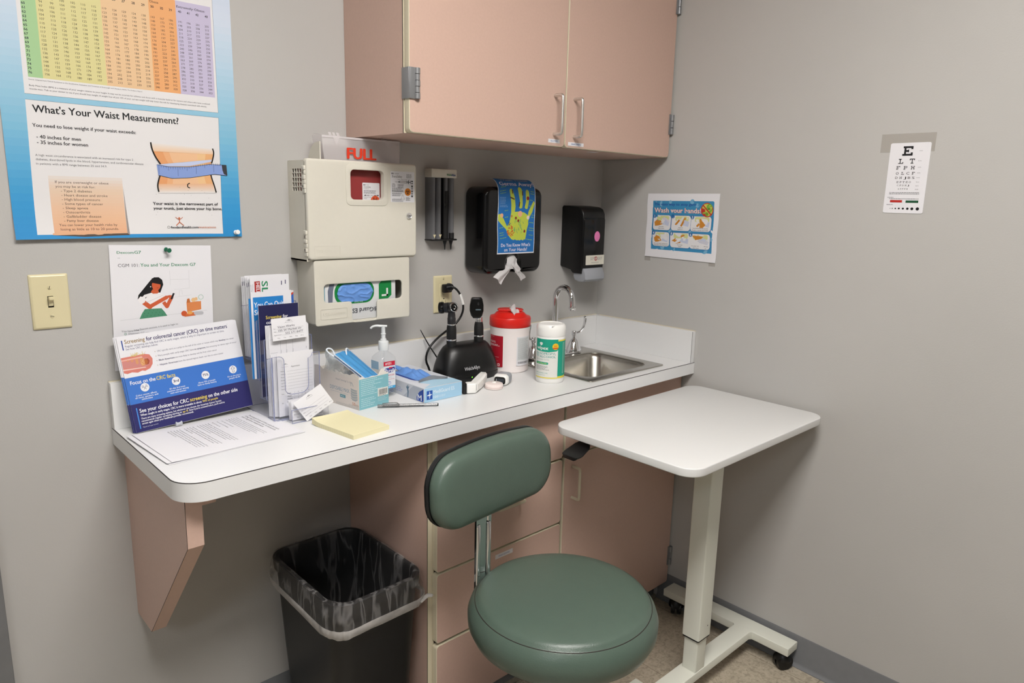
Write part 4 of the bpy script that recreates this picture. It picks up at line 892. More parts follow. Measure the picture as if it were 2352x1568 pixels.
slab_door('false_drawer_front', -.5875, -.0065, .6925, HC - TH - .006, FY, .019, t, .009)
d = slab_door('door', -.5875, -.0065, .0775, .6885, FY, .019, t, .01)
bar_handle('handle', (-.5505, FY, .6555), (-.5505, FY, .5575), (0, -.030, 0), .0045, d, 'edge_beige')
hinge_side(-.0058, FY - .004, .146, .217, d)
# ------------------------------------------------------------------ sink and faucet
t = empty('sink', (-.307, -.222, HC), label='small stainless steel sink set into the right end of the countertop', cat='sink')
bo = rr(-.462, -.374, -.158, -.130, .045, 8)
m = MB('steel').plate([rr(-.491, -.4055, -.1215, -.0405, .012), bo], .0035, UP(0, 0, HC + .0002), .0015)
m.build('rim', t)
R = []
for z, i, r_ in ((HC + .0025, -.003, .048), (HC - .002, .003, .045), (HC - .012, .009, .042), (HC - .12, .020, .045), (HC - .143, .030, .05), (HC - .152, .055, .045), (HC - .155, .09, .03)):
    R.append([Vector((x, y, z)) for x, y in rr(-.462 + i, -.374 + i, -.158 - i, -.130 - i, min(r_, .12 - i), 8)])
m = MB('steel').rings(R[::-1], caps=False); m._f([m.bm.verts.new(p) for p in R[-1]])
m.build('bowl', t)
MB('chrome').lathe([(.035, .0005), (.036, .003), (.030, .0035), (.027, .001), (.0001, .0008)], (-.31, -.252, HC - .155), 24).build('drain', t)
t = empty('faucet', (-.318, -.088, HC + .0035), label='chrome gooseneck faucet with two wing lever handles behind the sink', cat='faucet')
zf = HC + .0036
m = MB('chrome').plate([rr(-.430, -.110, -.206, -.066, .02)], .006, UP(0, 0, zf), .0025); m.build('deck_plate', t)
m = MB('chrome').lathe([(.019, 0), (.019, .006), (.0145, .012), (.0135, .03), (.0112, .034)], (-.318, -.088, zf + .006), 24)
pts = [(-.318, -.088, zf + .03), (-.318, -.088, 1.102)] + [(-.318 - .004 * (1 - math.cos(a)), -.088 - .041 * (1 - math.cos(a)), 1.102 + .043 * math.sin(a)) for a in [PI * k / 14 for k in range(1, 15)]] + [(-.326, -.1705, 1.086)]
m.tube(pts, .0098, 16); m.lathe([(.0105, 0), (.0118, .003), (.0118, .011), (.010, .012)], (-.326, -.1706, 1.074), 18)
m.build('spout', t)
for s_ in (-1, 1):
    x = -.318 + .1 * s_
    m = MB('chrome').lathe([(.0275, 0), (.0275, .003), (.0245, .010), (.0185, .026), (.0125, .037), (.0085, .041), (.0062, .043), (.0062, .052), (.0085, .053), (.0088, .066), (.0075, .069), (.0001, .070)], (x, -.088, zf + .006), 26)
    zz = zf + .006 + .061
    m.tube([(x, -.088, zz), (x + s_ * .012, -.090, zz), (x + s_ * .026, -.094, zz + .005), (x + s_ * .036, -.098, zz + .018), (x + s_ * .039, -.101, zz + .036), (x + s_ * .038, -.103, zz + .052), (x + s_ * .036, -.104, zz + .058)], [.0055, .0048, .005, .0062, .0075, .0085, .005], 12, 2, .5)
    m.build('handle', t)
# ------------------------------------------------------------------ instrument charger, its cord, two scopes
CX, CY = -.735, -.120
t = empty('charging_station', (CX, CY, HC), label='black two-well charging base with a green light for the handheld scopes', cat='charger')
def sup(hw, hd, z, n=40, e=2.6, dy=0):
    p = []; hw *= .965; z = HC + (z - HC) * 1.05
    for k in range(n):
        a = 2 * PI * k / n; c, s_ = math.cos(a), math.sin(a)
        p.append(Vector((CX + math.copysign(abs(c) ** (2 / e), c) * hw, CY + dy + math.copysign(abs(s_) ** (2 / e), s_) * hd, z)))
    return p
m = MB('black_plastic').rings([sup(.108, .057, HC, e=3.2), sup(.109, .058, HC + .003, e=3.2), sup(.109, .058, HC + .016, e=3.2), sup(.107, .056, HC + .0175, e=3.2), sup(.107, .056, HC + .019, e=3.2), sup(.108, .057, HC + .021, e=3.2), sup(.105, .054, HC + .040, e=3), sup(.099, .050, HC + .060, e=2.8), sup(.091, .044, HC + .079), sup(.082, .036, HC + .092), sup(.074, .026, HC + .099), sup(.064, .015, HC + .1015)])
m.build('base', t)
for x in (-.7935, -.6895): MB('black_gloss').lathe([(.0235, .072), (.0225, .084), (.0205, .0895), (.0175, .0875), (.0168, .06)], (x, CY - .005, HC), 28, caps=False).build('well', t)
o = MB(ink('c9c9cc')).text('WelchAllyn', frame((CX, CY - .0575, HC + .036), (1, 0, 0), (0, .17, 1)), -.0525, .0, .0098, .057, bold=True, z=.0034).build('brand_name', t)
MB('led_green').lathe([(.0017, 0), (.0012, .001), (.0001, .0013)], (CX - .022, CY - .0577, HC + .013), 10, (0, -1, 0)).build('indicator', t)['label'] = 'small green indicator light'
pts = [(-.7395, -.031, 1.1637), (-.732, -.045, 1.1657), (-.7196, -.052, 1.1597), (-.707, -.055, 1.1436), (-.7025, -.058, 1.1266), (-.6959, -.058, 1.1086), (-.6939, -.055, 1.0909), (-.6988, -.050, 1.0702), (-.7167, -.046, 1.0493), (-.7529, -.046, 1.0313), (-.7887, -.048, 1.013), (-.8168, -.05, .9914), (-.8290, -.05, .9694), (-.8300, -.05, .949), (-.822, -.052, .930), (-.812, -.045, .914)]
m = MB('black_plastic').tube(pts, .0033, 10, 1)
m.tube([(-.812, -.045, .914), (-.83, -.040, .908), (-.848, -.052, .9058), (-.838, -.080, .9056), (-.816, -.074, .9056), (-.822, -.046, .9060), (-.845, -.030, .9058), (-.862, -.046, .9056), (-.85, -.074, .9056), (-.822, -.085, .9056), (-.806, -.07, .9085)], .0033, 8, 2)
cord = m.build('cord', t)
m = MB('black_plastic').box(-.0155, -.013, 0, .0155, .013, .016, .004, M=BACK(-.7312, -.0136, 1.158)); m.lathe([(.0128, .014), (.0125, .02), (.0105, .026), (.0085, .029)], (-.7312, -.0136, 1.160), 18, (.12, -1, .12))
m.tube([(-.7312, -.036, 1.1615), (-.742 + .004, -.037, 1.1635), (-.730, -.045, 1.1650)], [.0085, .0062, .0042], 12)
m.build('plug', cord)
MB('white_plastic').tube([(-.7062, -.0553, 1.1425), (-.7022, -.058, 1.1266), (-.6965, -.058, 1.1105)], .0042, 12, 1).build('tag', cord)['label'] = 'white tag wrapped round the cord'
m = MB('black_plastic').tube([(-.8311, -.0235, 1.0407), (-.8105, -.036, .995), (-.7923, -.055, .9564), (-.785, -.06, .94)], [.0011, .0019, .0022, .0022], 8, 1); m.build('cable_tie', cord)
# otoscope
def scope_handle(m, x, ytilt, z0, z1):
    pass
t = empty('otoscope', (-.7935, CY - .005, HC + .077), label='black otoscope with a round lens standing in the left well of the charger', cat='otoscope')
ox, oy = -.7935, CY - .005; HC += .011
m = MB('black_matte').lathe([(.0132, .066), (.0145, .070), (.0145, .107), (.0142, .1085)], (ox, oy, HC), 24)
m.lathe([(.0142, .1125), (.0145, .114), (.0145, .138), (.0138, .147), (.0122, .1535), (.0115, .154)], (ox, oy, HC), 24); h = m.build('handle', t)
MB('chrome').lathe([(.0149, .1085), (.0152, .1095), (.0152, .1115), (.0149, .1125)], (ox, oy, HC), 24).build('ring', h)
MB('chrome').lathe([(.0122, .1538), (.0124, .1545), (.0124, .1565), (.0118, .157)], (ox, oy, HC), 24).build('collar', h)
m = MB('tubes_dark').lathe([(.0118, .157), (.0122, .1585), (.0122, .174), (.0112, .1755), (.0112, .182), (.0095, .19), (.0095, .20)], (ox, oy, HC), 24)
hz = HC + .2035
vd = Vector((-.10, -.95, .18)).normalized()
hc_ = Vector((ox + .001, oy + .004, hz))
m.lathe([(.0135, -.018), (.0152, -.014), (.0158, -.002), (.0152, .010), (.0142, .0155), (.0128, .0165)], hc_, 26, vd)
sd = -vd
m.lathe([(.0155, .008), (.0145, .016), (.0135, .020), (.013, .021)], hc_, 24, (-.62, .74, -.05)); m.build('head', t)
m = MB('black_gloss').lathe([(.0132, .020), (.0165, .022), (.0172, .027), (.0168, .033), (.0150, .035), (.0001, .0345)], hc_, 26, (-.62, .74, -.05)); m.build('eyecup', t)
m = MB('chrome').lathe([(.0128, .0165), (.0132, .0172), (.0118, .0185), (.0108, .0172)], hc_, 26, vd, caps=False); m.use('black_gloss').lathe([(.0110, .0172), (.0001, .0172)], hc_, 26, vd); m.use('chrome').lathe([(.006, .0173), (.0055, .0190), (.004, .0175)], hc_, 20, vd, caps=False); m.build('lens', t)
# ophthalmoscope
t = empty('ophthalmoscope', (-.6895, CY - .005, HC + .066), label='black ophthalmoscope with a tall oval head in the right well of the charger', cat='ophthalmoscope')
ox = -.6895
m = MB('black_matte').lathe([(.0132, .066), (.0145, .070), (.0145, .107), (.0142, .1085)], (ox, oy, HC), 24)
m.lathe([(.0142, .1125), (.0145, .114), (.0143, .135), (.0130, .146), (.0112, .1525), (.0105, .153)], (ox, oy, HC), 24); h = m.build('handle', t)
MB('chrome').lathe([(.0149, .1085), (.0152, .1095), (.0152, .1115), (.0149, .1125)], (ox, oy, HC), 24).build('ring', h)
MB('chrome').lathe([(.0105, .153), (.0102, .156), (.0098, .163), (.0108, .1665)], (ox, oy, HC), 24).build('collar', h)
F = frame((ox - .004, oy + .009, HC + .165), Vector((.83, -.55, 0)), (0, 0, 1))
pl = [(-.010, 0), (.010, 0), (.0165, .008), (.0205, .022), (.0205, .040), (.0165, .058), (.0135, .0615), (-.0135, .0615), (-.0165, .058), (-.0205, .040), (-.0205, .022), (-.0165, .008)]
m = MB('black_gloss').plate([pl], .022, F, .004, 3)
hd = m.build('head', t)
m = MB('black_matte').plate([ell(.004, .044, .0028, .0048, 14)], .001, F @ Matrix.Translation((0, 0, .0216))); m.use(ink('5a6a70')).plate([rr(-.004, .0245, .012, .0285, .001)], .0008, F @ Matrix.Translation((0, 0, .0218))); m.use(ink('6a6a70')).text('WelchAllyn', F, -.0085, .058, .003, .017, z=.0225)
m.build('dial', hd)
HC -= .011
# ------------------------------------------------------------------ canisters
def wrap(cx, cy, r, z0, a0):
    """bend a flat label (mm) around an upright cylinder; a0 = direction (rad) of label x=0"""
    def f(x, y, z):
        a = a0 + x * .001 / r
        q = r + (z + .25) * .001
        return ((cx + q * math.cos(a)) * 1000, (cy + q * math.sin(a)) * 1000, z0 * 1000 + y)
    return f
cx, cy = -.566, -.130
t = empty('wipes_canister', (cx, cy, HC), label='large white wipes canister with a red lid and a wipe poking out', cat='canister')
K9 = .895
sc9 = lambda pf: [(r, z * K9) for r, z in pf]
m = MB('canister_white').lathe(sc9([(.0555, 0), (.0592, .004), (.0598, .03), (.0612, .12), (.0618, .150), (.0625, .153), (.0625, .157), (.061, .158)]), (cx, cy, HC), 48); body = m.build('body', t)
m = MB('red_lid').lathe(sc9([(.0632, .158), (.0645, .160), (.0645, .186), (.0625, .1905), (.058, .192), (.052, .194), (.044, .203), (.040, .206), (.0001, .207)]), (cx, cy, HC), 48); lid = m.build('lid', t)
Mc = frame((cx, cy, HC + .207 * K9), (.732, -.68, 0), (.68, .73, .03))
m = MB('red_lid').plate([[(-.036, -.004), (.036, -.004), (.041, .012), (.036, .030), (.018, .040), (-.018, .040), (-.036, .030), (-.041, .012)]], .005, Mc, .0015); m.box(-.008, -.012, .0, .008, -.003, .003, .001, 1, Mc); m.build('flip_cap', lid)
w = MB('tissue')
def wf(u, v): 
    a = Vector((cx - .014, cy - .014, HC + .212 * K9 - .002)); 
    return (a.x - .012 * v + .036 * (u - .5) * (1 - .6 * v) + .006 * math.sin(u * 11 + v * 4) + .030 * v * .6, a.y - .012 * v + .012 * (u - .5) * (.7 - .4 * v) - .006 - .022 * v * .5, a.z + .010 - .034 * v * v + .007 * math.cos(u * 9 + v * 6) + (.006 if v < .3 else 0))
w.surf(wf, 22, 16, .0008); o = w.build('wipe', t); o['label'] = 'crumpled white wipe sticking out of the lid'
A = lambda deg: math.radians(deg)
pr = Print(58, 97, .1, 'paper', 2); pr.lay().rect(0, 0, 58, 97, 'b0182a', 2).lay()
pr.fine(3, 93, 26, 1, 3, .9, 'e3b6b6').fine(3, 78, 32, 2, 3.4, 1.5, 'f0dada').fine(3, 68, 44, 2, 3.4, 1.8, 'f0dada').fine(3, 54, 14, 4, 3.6, 1.2, 'd99a9a').fine(3, 40, 20, 3, 3.4, 1.3, 'd99a9a').fine(3, 30, 44, 1, 3.4, 1.2, 'e3b6b6').fine(3, 24, 40, 3, 3, 1, 'd99a9a').rect(40, 3, 48, 11, 'eedede').rect(42, 5, 46, 9, 'b0182a').rect(24, 3, 30, 11, 'eedede').rect(26, 4, 28, 11, 'b0182a')
pr.place(None, wrap(cx, cy, .0615, HC + .019, A(154)), cx=range(3, 54, 3)).build('front_label', t)['label'] = 'red printed label'
pr = Print(56, 90, .1, 'paper', 2); pr.lay().rect(3, 16, 52, 87, 'd9dcdc').lay().fine(5, 83, 44, 21, 3.1, 1.1, 'a9adb0')
for i in range(22): pr.rect(5 + i * 2.1, 6, 5 + i * 2.1 + random.uniform(.5, 1.3), 13, '3c3c40')
pr.place(None, wrap(cx, cy, .0613, HC + .024, A(248)), cx=range(3, 56, 3)).build('side_label', t)['label'] = 'pale label of fine print with a barcode'
cx, cy = -.5665, -.308
t = empty('alcohol_wipes', (cx, cy, HC), label='small white and green alcohol wipes canister in front of the sink', cat='canister')
m = MB('white_plastic').lathe([(.0395, 0), (.0418, .003), (.0425, .010), (.0425, .136), (.0418, .138)], (cx, cy, HC), 44); m.build('body', t)
m = MB('white_plastic').lathe([(.0425, .1385), (.043, .140), (.0432, .158), (.0422, .166), (.0385, .172), (.034, .1735), (.032, .1715), (.0001, .1712)], (cx, cy, HC), 44); m.box(cx - .0305, cy - .0335, HC + .1695, cx - .012, cy - .0315, HC + .172); m.build('lid', t)
pr = Print(178, 119, .1, 'paper')
GR = '1fa287'
pr.lay().rect(0, 0, 178, 119, 'e9e9e4').lay().rect(0, 3, 178, 6, 'ead84a').poly([(0, 84), (20, 82), (45, 81), (70, 84), (74, 88), (74, 119), (0, 119)], GR).rect(74, 8, 178, 113, GR).rect(74, 113, 178, 117, 'ead84a').rect(74, 3, 178, 9, 'ead84a').lay()
pr.poly([(18, 102), (22, 99), (27, 103), (27, 108), (23, 109), (22, 105), (19, 109), (16, 107)], 'eef4f0').text(5, 88, 'wipex', 10, 'eef4f0', 40, bold=True).circ(66, 98, 9.5, 'f0c32c', n=24).lay().rect(58, 91, 74, 95, 'd8552c').text(66, 98, 'NEW', 3, 'b5342a', 10, 'c', True)
pr.text(-3 + 5, 66, '70%', 13, '8cc4bd', 14, bold=True).text(18, 73, 'ISOPROPYL', 6.6, '62a8a2', 50, bold=True).text(18, 64, 'ALCOHOL', 6.6, '62a8a2', 50, bold=True).text(4, 57, '30% PURIFIED WATER', 2.6, '7a9c9a', 44).rect(2, 44, 46, 51, GR, 3).lay().text(24, 46, 'Rapid Clean On', 3, 'd9e84a', 34, 'c', True)
pr.fine(3, 38, 46, 4, 3.4, 1.3, '6a6e70').text(3, 17, '80 PRE-MOISTENED WIPES', 2.6, GR, 42).fine(3, 12, 36, 1, 3, 1, '8fb9b4').fine(92, 107, 8, 30, 3.1, 1.2, 'b7ded4').fine(102, 107, 30, 30, 3.1, 1.2, 'a9d6cb')
pr.place(None, wrap(cx, cy, .0426, HC + .013, A(155)), cx=range(3, 178, 3)).build('wrap_label', t)['label'] = 'green, white and yellow printed wrap'
# ------------------------------------------------------------------ hand sanitizer
x0, x1, y0, y1 = -1.0625, -1.0095, -.1685, -.1155
t = empty('hand_sanitizer', ((x0 + x1) / 2, (y0 + y1) / 2, HC), label='clear pump bottle of hand sanitizer between the mask box and glove box', cat='bottle')
cxb, cyb = (x0 + x1) / 2, (y0 + y1) / 2
def sq(i, z, r=.010): return [Vector((x, y, z)) for x, y in rr(x0 + i, y0 + i, x1 - i, y1 - i, max(.001, min(r, (x1 - x0) / 2 - i - .0005)), 5)]
m = MB('bottle_film').rings([sq(.004, HC + .0005), sq(.001, HC + .004), sq(0, HC + .012), sq(0, HC + .095), sq(.002, HC + .106), sq(.007, HC + .114, .014), sq(.0125, HC + .1185, .0135), sq(.0145, HC + .121, .0115), sq(.0148, HC + .127, .0115)], caps=True); m.build('bottle', t)
m = MB('bottle_film').rings([sq(.006, HC + .003), sq(.0035, HC + .007), sq(.0025, HC + .012), sq(.0025, HC + .040), sq(.0028, HC + .0402)], caps=True); m.build('gel', t)['label'] = 'clear gel left in the bottom of the bottle'
m = MB('pump_frost').lathe([(.0135, .1245), (.0138, .126), (.0138, .147), (.0130, .1485), (.0085, .1495), (.0075, .1545), (.006, .1555)], (cxb, cyb, HC), 26); cap = m.build('collar', t)
m = MB('pump_frost').lathe([(.0058, .155), (.0058, .166), (.0068, .1665), (.0068, .169), (.0055, .170), (.0055, .186), (.0062, .1875), (.006, .190)], (cxb, cyb, HC), 18)
dx = Vector((-.66, .45, 0)).normalized()
p = Vector((cxb, cyb, HC + .1885)); m.tube([p - dx * .010, p + dx * .006, p + dx * .018 + Vector((0, 0, .0015)), p + dx * .028 + Vector((0, 0, -.001)), p + dx * .033 + Vector((0, 0, -.006))], [.0045, .0052, .0048, .0042, .0038], 12, 1, .7)
m.build('pump_head', t)
m = MB('bottle_film').tube([(cxb, cyb, HC + .124), (cxb + .003, cyb + .002, HC + .06), (cxb + .008, cyb + .004, HC + .012)], .0022, 8); m.build('dip_tube', t)
pr = Print(40, 88, .1, 'paper', 3)
pr.mb.bm.clear(); pr.lay()
pr.rect(3, 76, 38, 88, 'd0243f').lay().text(8, 79.5, '#1', 6, 'f4e8ea', 8, bold=True).fine(17, 83, 12, 2, 3.6, 2, 'f4e8ea')
pr.lay().rect(2, 14, 39, 75, 'e6eaf0', 2).lay().poly([(6, 56), (4, 62), (9, 70), (37, 72), (38, 66), (33, 58)], '233c92').poly([(18, 67), (30, 69), (31, 72), (20, 72)], 'd0243f').lay().text(8, 58.5, 'Purell', 9, 'f4f4f8', 26, bold=True)
pr.text(5, 48.5, 'ADVANCED', 4, 'c9506a', 31, bold=True).fine(9, 44, 22, 1, 3, .9, '9aa0b4').text(6, 38, 'HAND SANITIZER', 2.4, 'c9506a', 30).ring(20, 29, 5, 1, '4a6cc0').text(20, 27, 'T', 4, '4a6cc0', None, 'c', True).rect(2, 14, 39, 21, '46a8e0').lay().fine(8, 17, 28, 1, 3, 2, 'e6f2fa').fine(6, 11, 30, 4, 2.8, 1, '5c6c9a')
pr.place(BACK(x0 + .006, y0 - .0004, HC + .010)).build('front_label', t)['label'] = 'red, white and blue printed label'
pr = Print(36, 70, .1, 'paper', 2); pr.mb.bm.clear(); pr.lay(); pr.fade(0, 0, 36, 70, [(0, 'aed4ee'), (.5, '9cccf0'), (1, 'b9daf2')], 12)  # blue reflection of the mask, painted as strips on the bottle's left face
pr.place(frame((x0 - .0004, y1 - .008, HC + .028), (0, -1, 0), (0, 0, 1))).build('mask_reflection', t)['label'] = 'pale blue mask reflection painted on the left side'
# ------------------------------------------------------------------ box of medium gloves
a = math.radians(.6)
def carton(t, M, w, d, h, faces, matn='paper'):
    """six cardboard walls; M at the near left bottom corner, x along the front, y going back"""
    return MB(matn)
t = empty('glove_carton', (-.937, -.16, HC), label='flat blue and white box of medium gloves lying beside the sanitizer', cat='box')
gw, gd, gh = .1275, .242, .0395
O = Vector((-.9995, -.2742, HC)); ang = .012; M0 = UP(O.x, O.y, O.z, ang)
m = MB(ink('dfe2e8')).box(0, 0, .0003, gw, gd, gh, .0007, 1, M0)
Ff = M0 @ frame((0, 0, 0), (1, 0, 0), (0, 0, 1)); Fl = M0 @ frame((0, gd, 0), (0, -1, 0), (0, 0, 1)); Ft = M0 @ Matrix.Translation((0, 0, gh))
body = m.build('carton', t)
def art(w, h): q = Print(w, h, .02); q.mb.bm.clear(); q.lay(); return q
pr = art(127, 39)
pr.rect(.6, .6, 126.6, 38.6, 'a9d3ee').lay().rect(8, 7, 27, 31, '2458b4').lay()
pr.poly([(16.5, 10), (18.5, 10), (19.5, 17), (25, 19.5), (25, 21), (19.5, 21), (18, 29), (16.5, 29), (16.5, 21), (10, 19.5), (10, 17.5), (16, 17.5)], 'e9f2fa').rect(9, 13.8, 26, 15, '2458b4')
pr.text(30, 21, 'MediGuard ES', 9.5, 'dcecf8', 71, bold=True).text(30, 8, '100', 6.5, 'dcecf8', 17, bold=True).fine(49, 12, 24, 2, 3.4, 1.8, 'c9e0f2')
pr.place(Ff @ Matrix.Translation((0, 0, .0003))).build('front_print', body)
pr = art(242, 39)
pr.poly([(.6, .6), (241, .6), (241, 38), (.6, 38)], 'd3d7e0').poly([(150, .6), (241, .6), (241, 38), (196, 38)], 'b9bfcc').lay().poly([(210, 2), (236, 2), (240, 6), (240, 37), (222, 27), (210, 12)], '2b4fa8').lay().text(214, 4, 'M', 15, 'eef2f8', 18, bold=True)
pr.poly([(168, 1), (172, 1), (174, 16), (173, 25), (177, 31), (176, 33), (172, 29), (172, 36), (170.5, 36), (169, 30), (167, 34), (165.5, 33), (166, 28), (163, 30), (162.5, 28), (167, 23), (169, 14)], '5f7d96').fine(110, 20, 36, 3, 5, 2.4, 'aab4d8')
pr.place(Fl @ Matrix.Translation((0, 0, .0003))).build('side_print', body)
pr = art(127, 242)
pr.rect(.6, .6, 127, 241, 'd9dce6').poly([(.6, .6), (127, .6), (127, 40), (100, 62), (30, 62), (20, 40)], 'b4d8ee').poly([(.6, .6), (40, 25), (20, 60), (.6, 90)], 'dfe2ea').lay().rect(26, 62, 100, 200, '4152a8', 34).fine(36, 222, 60, 3, 5, 2.4, '98a0c4').lay()
pr.rect(32, 70, 94, 192, '2a3f86', 29)
pr.place(Ft @ Matrix.Translation((0, 0, .0003))).build('top_print', body)
m = MB('glove_blue')
def gv(u, v):
    x = .033 + .062 * u; y = .075 + .12 * v; e = math.sin(u * PI) * math.sin(v * PI)
    n1 = noise.noise((x * 60, y * 28, 1)); n2 = noise.noise((x * 130, y * 80, 5))
    z = gh + .0012 + .017 * e ** .6 * (.75 + .9 * n1) + .003 * n2 * e
    return M0 @ Vector((x - .012 * e * (v > .5) * (v - .5) * 3, y, max(z, gh + .0009)))
m.surf(gv, 40, 60); m.tube([M0 @ Vector(q) for q in ((.055, .170, gh + .006), (.050, .190, gh + .013), (.044, .203, gh + .015), (.040, .207, gh + .022))], [.012, .009, .006, .002], 12, 2, .6)
m.build('glove', t)['label'] = 'bright blue glove bulging out of the slot'
m = MB(ink('aab0b9')).surf(lambda u, v: M0 @ Vector((.022 + .090 * u + .006 * v, .052 + .010 * v - .012 * u + .014 * math.sin(u * 3), gh + .0012 + .006 * math.sin(u * PI) * v + .002 * v + .001 * math.sin(u * 14))), 24, 5, .0005)
m.build('torn_flap', t)['label'] = 'torn grey cardboard flap'
# ------------------------------------------------------------------ box of face masks
t = empty('mask_box', (-1.125, -.135, HC), label='open beige and turquoise cardboard box of disposable masks', cat='box')
ang = .151; bw, bd, bh = .0967, .178, .0815
M0 = UP(-1.1631, -.2267, HC, ang)
m = MB('card_gray')
def jag(n, base, amp, seed):
    random.seed(seed); return [base + random.uniform(-amp, amp) for _ in range(n)]
def wall(p0, p1, hs, th=.0008):
    """cardboard wall from p0 to p1 with a torn top at heights hs"""
    n = len(hs) - 1; P0 = Vector(p0); P1 = Vector(p1); d = (P1 - P0); nr = Vector((-d.y, d.x, 0)).normalized() * th
    for i in range(n):
        a = P0 + d * (i / n); b = P0 + d * ((i + 1) / n)
        for q in (Vector((0, 0, 0)), nr):
            m.quad(*[M0 @ (x + q) for x in (a, b, b + Vector((0, 0, hs[i + 1])), a + Vector((0, 0, hs[i])))])
        m.quad(*[M0 @ x for x in (a + Vector((0, 0, hs[i])), b + Vector((0, 0, hs[i + 1])), b + nr + Vector((0, 0, hs[i + 1])), a + nr + Vector((0, 0, hs[i])))])
m.use(ink('b9d9de')); hs = [bh + .006] + jag(3, bh + .003, .002, 3) + jag(12, bh - .001, .0012, 4) + [bh + .002, bh + .008, bh + .013, bh + .014, bh + .012, bh + .006, bh + .003, bh + .0015, bh + .0005]
m.use('card_gray'); wall((0, 0, 0), (bw, 0, 0), hs)
wall((0, bd, 0), (0, 0, 0), [bh + .008, bh + .010, bh + .009] + jag(10, bh + .0035, .0022, 8) + [bh + .009, bh + .0085, bh + .002])
wall((bw, 0, 0), (bw, bd, 0), [bh] * 6); wall((bw, bd, 0), (0, bd, 0), [bh] * 6)
m.quad(*[M0 @ Vector(q) for q in ((0, 0, .0008), (bw, 0, .0008), (bw, bd, .0008), (0, bd, .0008))])
body = m.build('carton', t)
Ff = M0 @ frame((0, 0, 0), (1, 0, 0), (0, 0, 1)); Fl = M0 @ frame((0, bd, 0), (0, -1, 0), (0, 0, 1))
pr = art(97, 81); TQ = '86bfca'
pr.rect(.3, .3, 96.5, 78.5, TQ).lay()
for i in range(15):
    if i in (9,): continue
    pr.fine(6, 74 - i * 4.8, (52, 72, 44, 66, 42, 48, 70, 44, 60, 38, 42, 48, 30, 44, 40)[i], 1, 4, 1.5, 'c9e6ea', ragged=0)
pr.rect(60, 24, 94, 45, 'efece6').lay(); x = 64
while x < 91: w = random.uniform(.5, 1.4); pr.rect(x, 28, x + w, 42, '2a2a2c'); x += w + random.uniform(.5, 1.1)
pr.fine(64, 25.4, 27, 1, 2, 1.2, '44444a').fine(60, 19, 32, 3, 3.4, 1, 'c9e6ea')
pr.place(Ff @ Matrix.Translation((0, 0, .0003))).build('front_print', body)
pr = art(178, 81)
pr.rect(.3, .3, 177.6, 78.5, 'ece4dc').lay().text(88, 65, 'Medical Technology Co., Ltd', 4.6, '9a9aa0', 60).text(64, 38, 'DISPOSABLE MASK', 10, '86a2b4', 78).fine(66, 33, 74, 1, 3, .7, '9fb4c0').rect(104, 22, 126, 30, '74a4b0').lay().fine(107, 25, 16, 1, 3, 1.6, 'd9e6e8')
S_ = '7d98a8'
pr.line([(148, 58), (148, 66), (152, 67), (155, 62), (156, 58)], 1.2, S_).poly([(147, 52), (170, 50), (173, 26), (166, 20), (152, 22), (147, 34)], 'c6c6c4').lay()
for k in range(5): pr.line([(147, 52 - k * 6), (153, 49 - k * 6.4), (162, 48.5 - k * 6.2), (172, 50 - k * 6)], 1.1, S_)
pr.text(152, 9, '50', 8, 'cc7a44', 12).text(165, 9, 'PCS', 4.4, 'cc7a44', 10)
for i in range(44):
    for j in range(3 + (i > 24) + (i > 36)): pr.rect(88 + i * 2.02, 1.6 + j * 2.3, 89 + i * 2.02, 2.7 + j * 2.3, 'a3a8aa')
pr.place(Fl @ Matrix.Translation((0, 0, .0003))).build('side_print', body)
# masks standing out of the box, and the torn bag they came in
TL, TR, BL, BR = (Vector(q) for q in ((-1.1883, -.150, 1.0322), (-1.1256, -.120, 1.0291), (-1.1330, -.2110, .9700), (-1.0790, -.181, .9680)))
t = empty('face_mask', (-1.118, -.158, .935), label='blue pleated face mask with a white ear loop leaning out of the mask box', cat='mask')
nm = (TR - TL).cross(BL - TL).normalized() * -1
if nm.y > 0: nm = -nm
def mk(off, x0=0, x1=1, y1=1):
    def f(u, v):
        u = x0 + (x1 - x0) * u; v *= y1
        p = TL * (1 - u) * (1 - v) + TR * u * (1 - v) + BL * (1 - u) * v + BR * u * v
        return p + nm * (off + .0022 * (1 - abs(((u * 3.5) % 1) * 2 - 1)) + .006 * math.sin(u * PI))
    return f
MB('mask_blue').surf(mk(.002), 42, 10, .0007).build('pleated_panel', t)
m = MB('mask_white').surf(mk(-.002, -.02, 1.10), 28, 8, .0006); m.surf(mk(.0032, .93, 1.03), 4, 8, .0008); m.surf(mk(.0035, -.03, .03), 4, 8, .0006); m.build('lining', t)
m = MB('mask_white').tube([(-1.1885, -.152, 1.030), (-1.205, -.146, 1.0455), (-1.2026, -.142, 1.0500), (-1.1934, -.142, 1.0508), (-1.1850, -.144, 1.0435), (-1.1835, -.150, 1.0280), (-1.1745, -.156, 1.0200), (-1.1600, -.156, 1.0195), (-1.1510, -.150, 1.0290), (-1.1490, -.142, 1.0425), (-1.1427, -.138, 1.0440), (-1.1350, -.132, 1.0365), (-1.1300, -.124, 1.0290)], .0019, 8, 2); m.build('ear_loop', t)
t = empty('mask_bag', (-1.175, -.11, HC + .003), label='crumpled clear plastic bag inside the open mask box', cat='bag')
m = MB('bag_film')
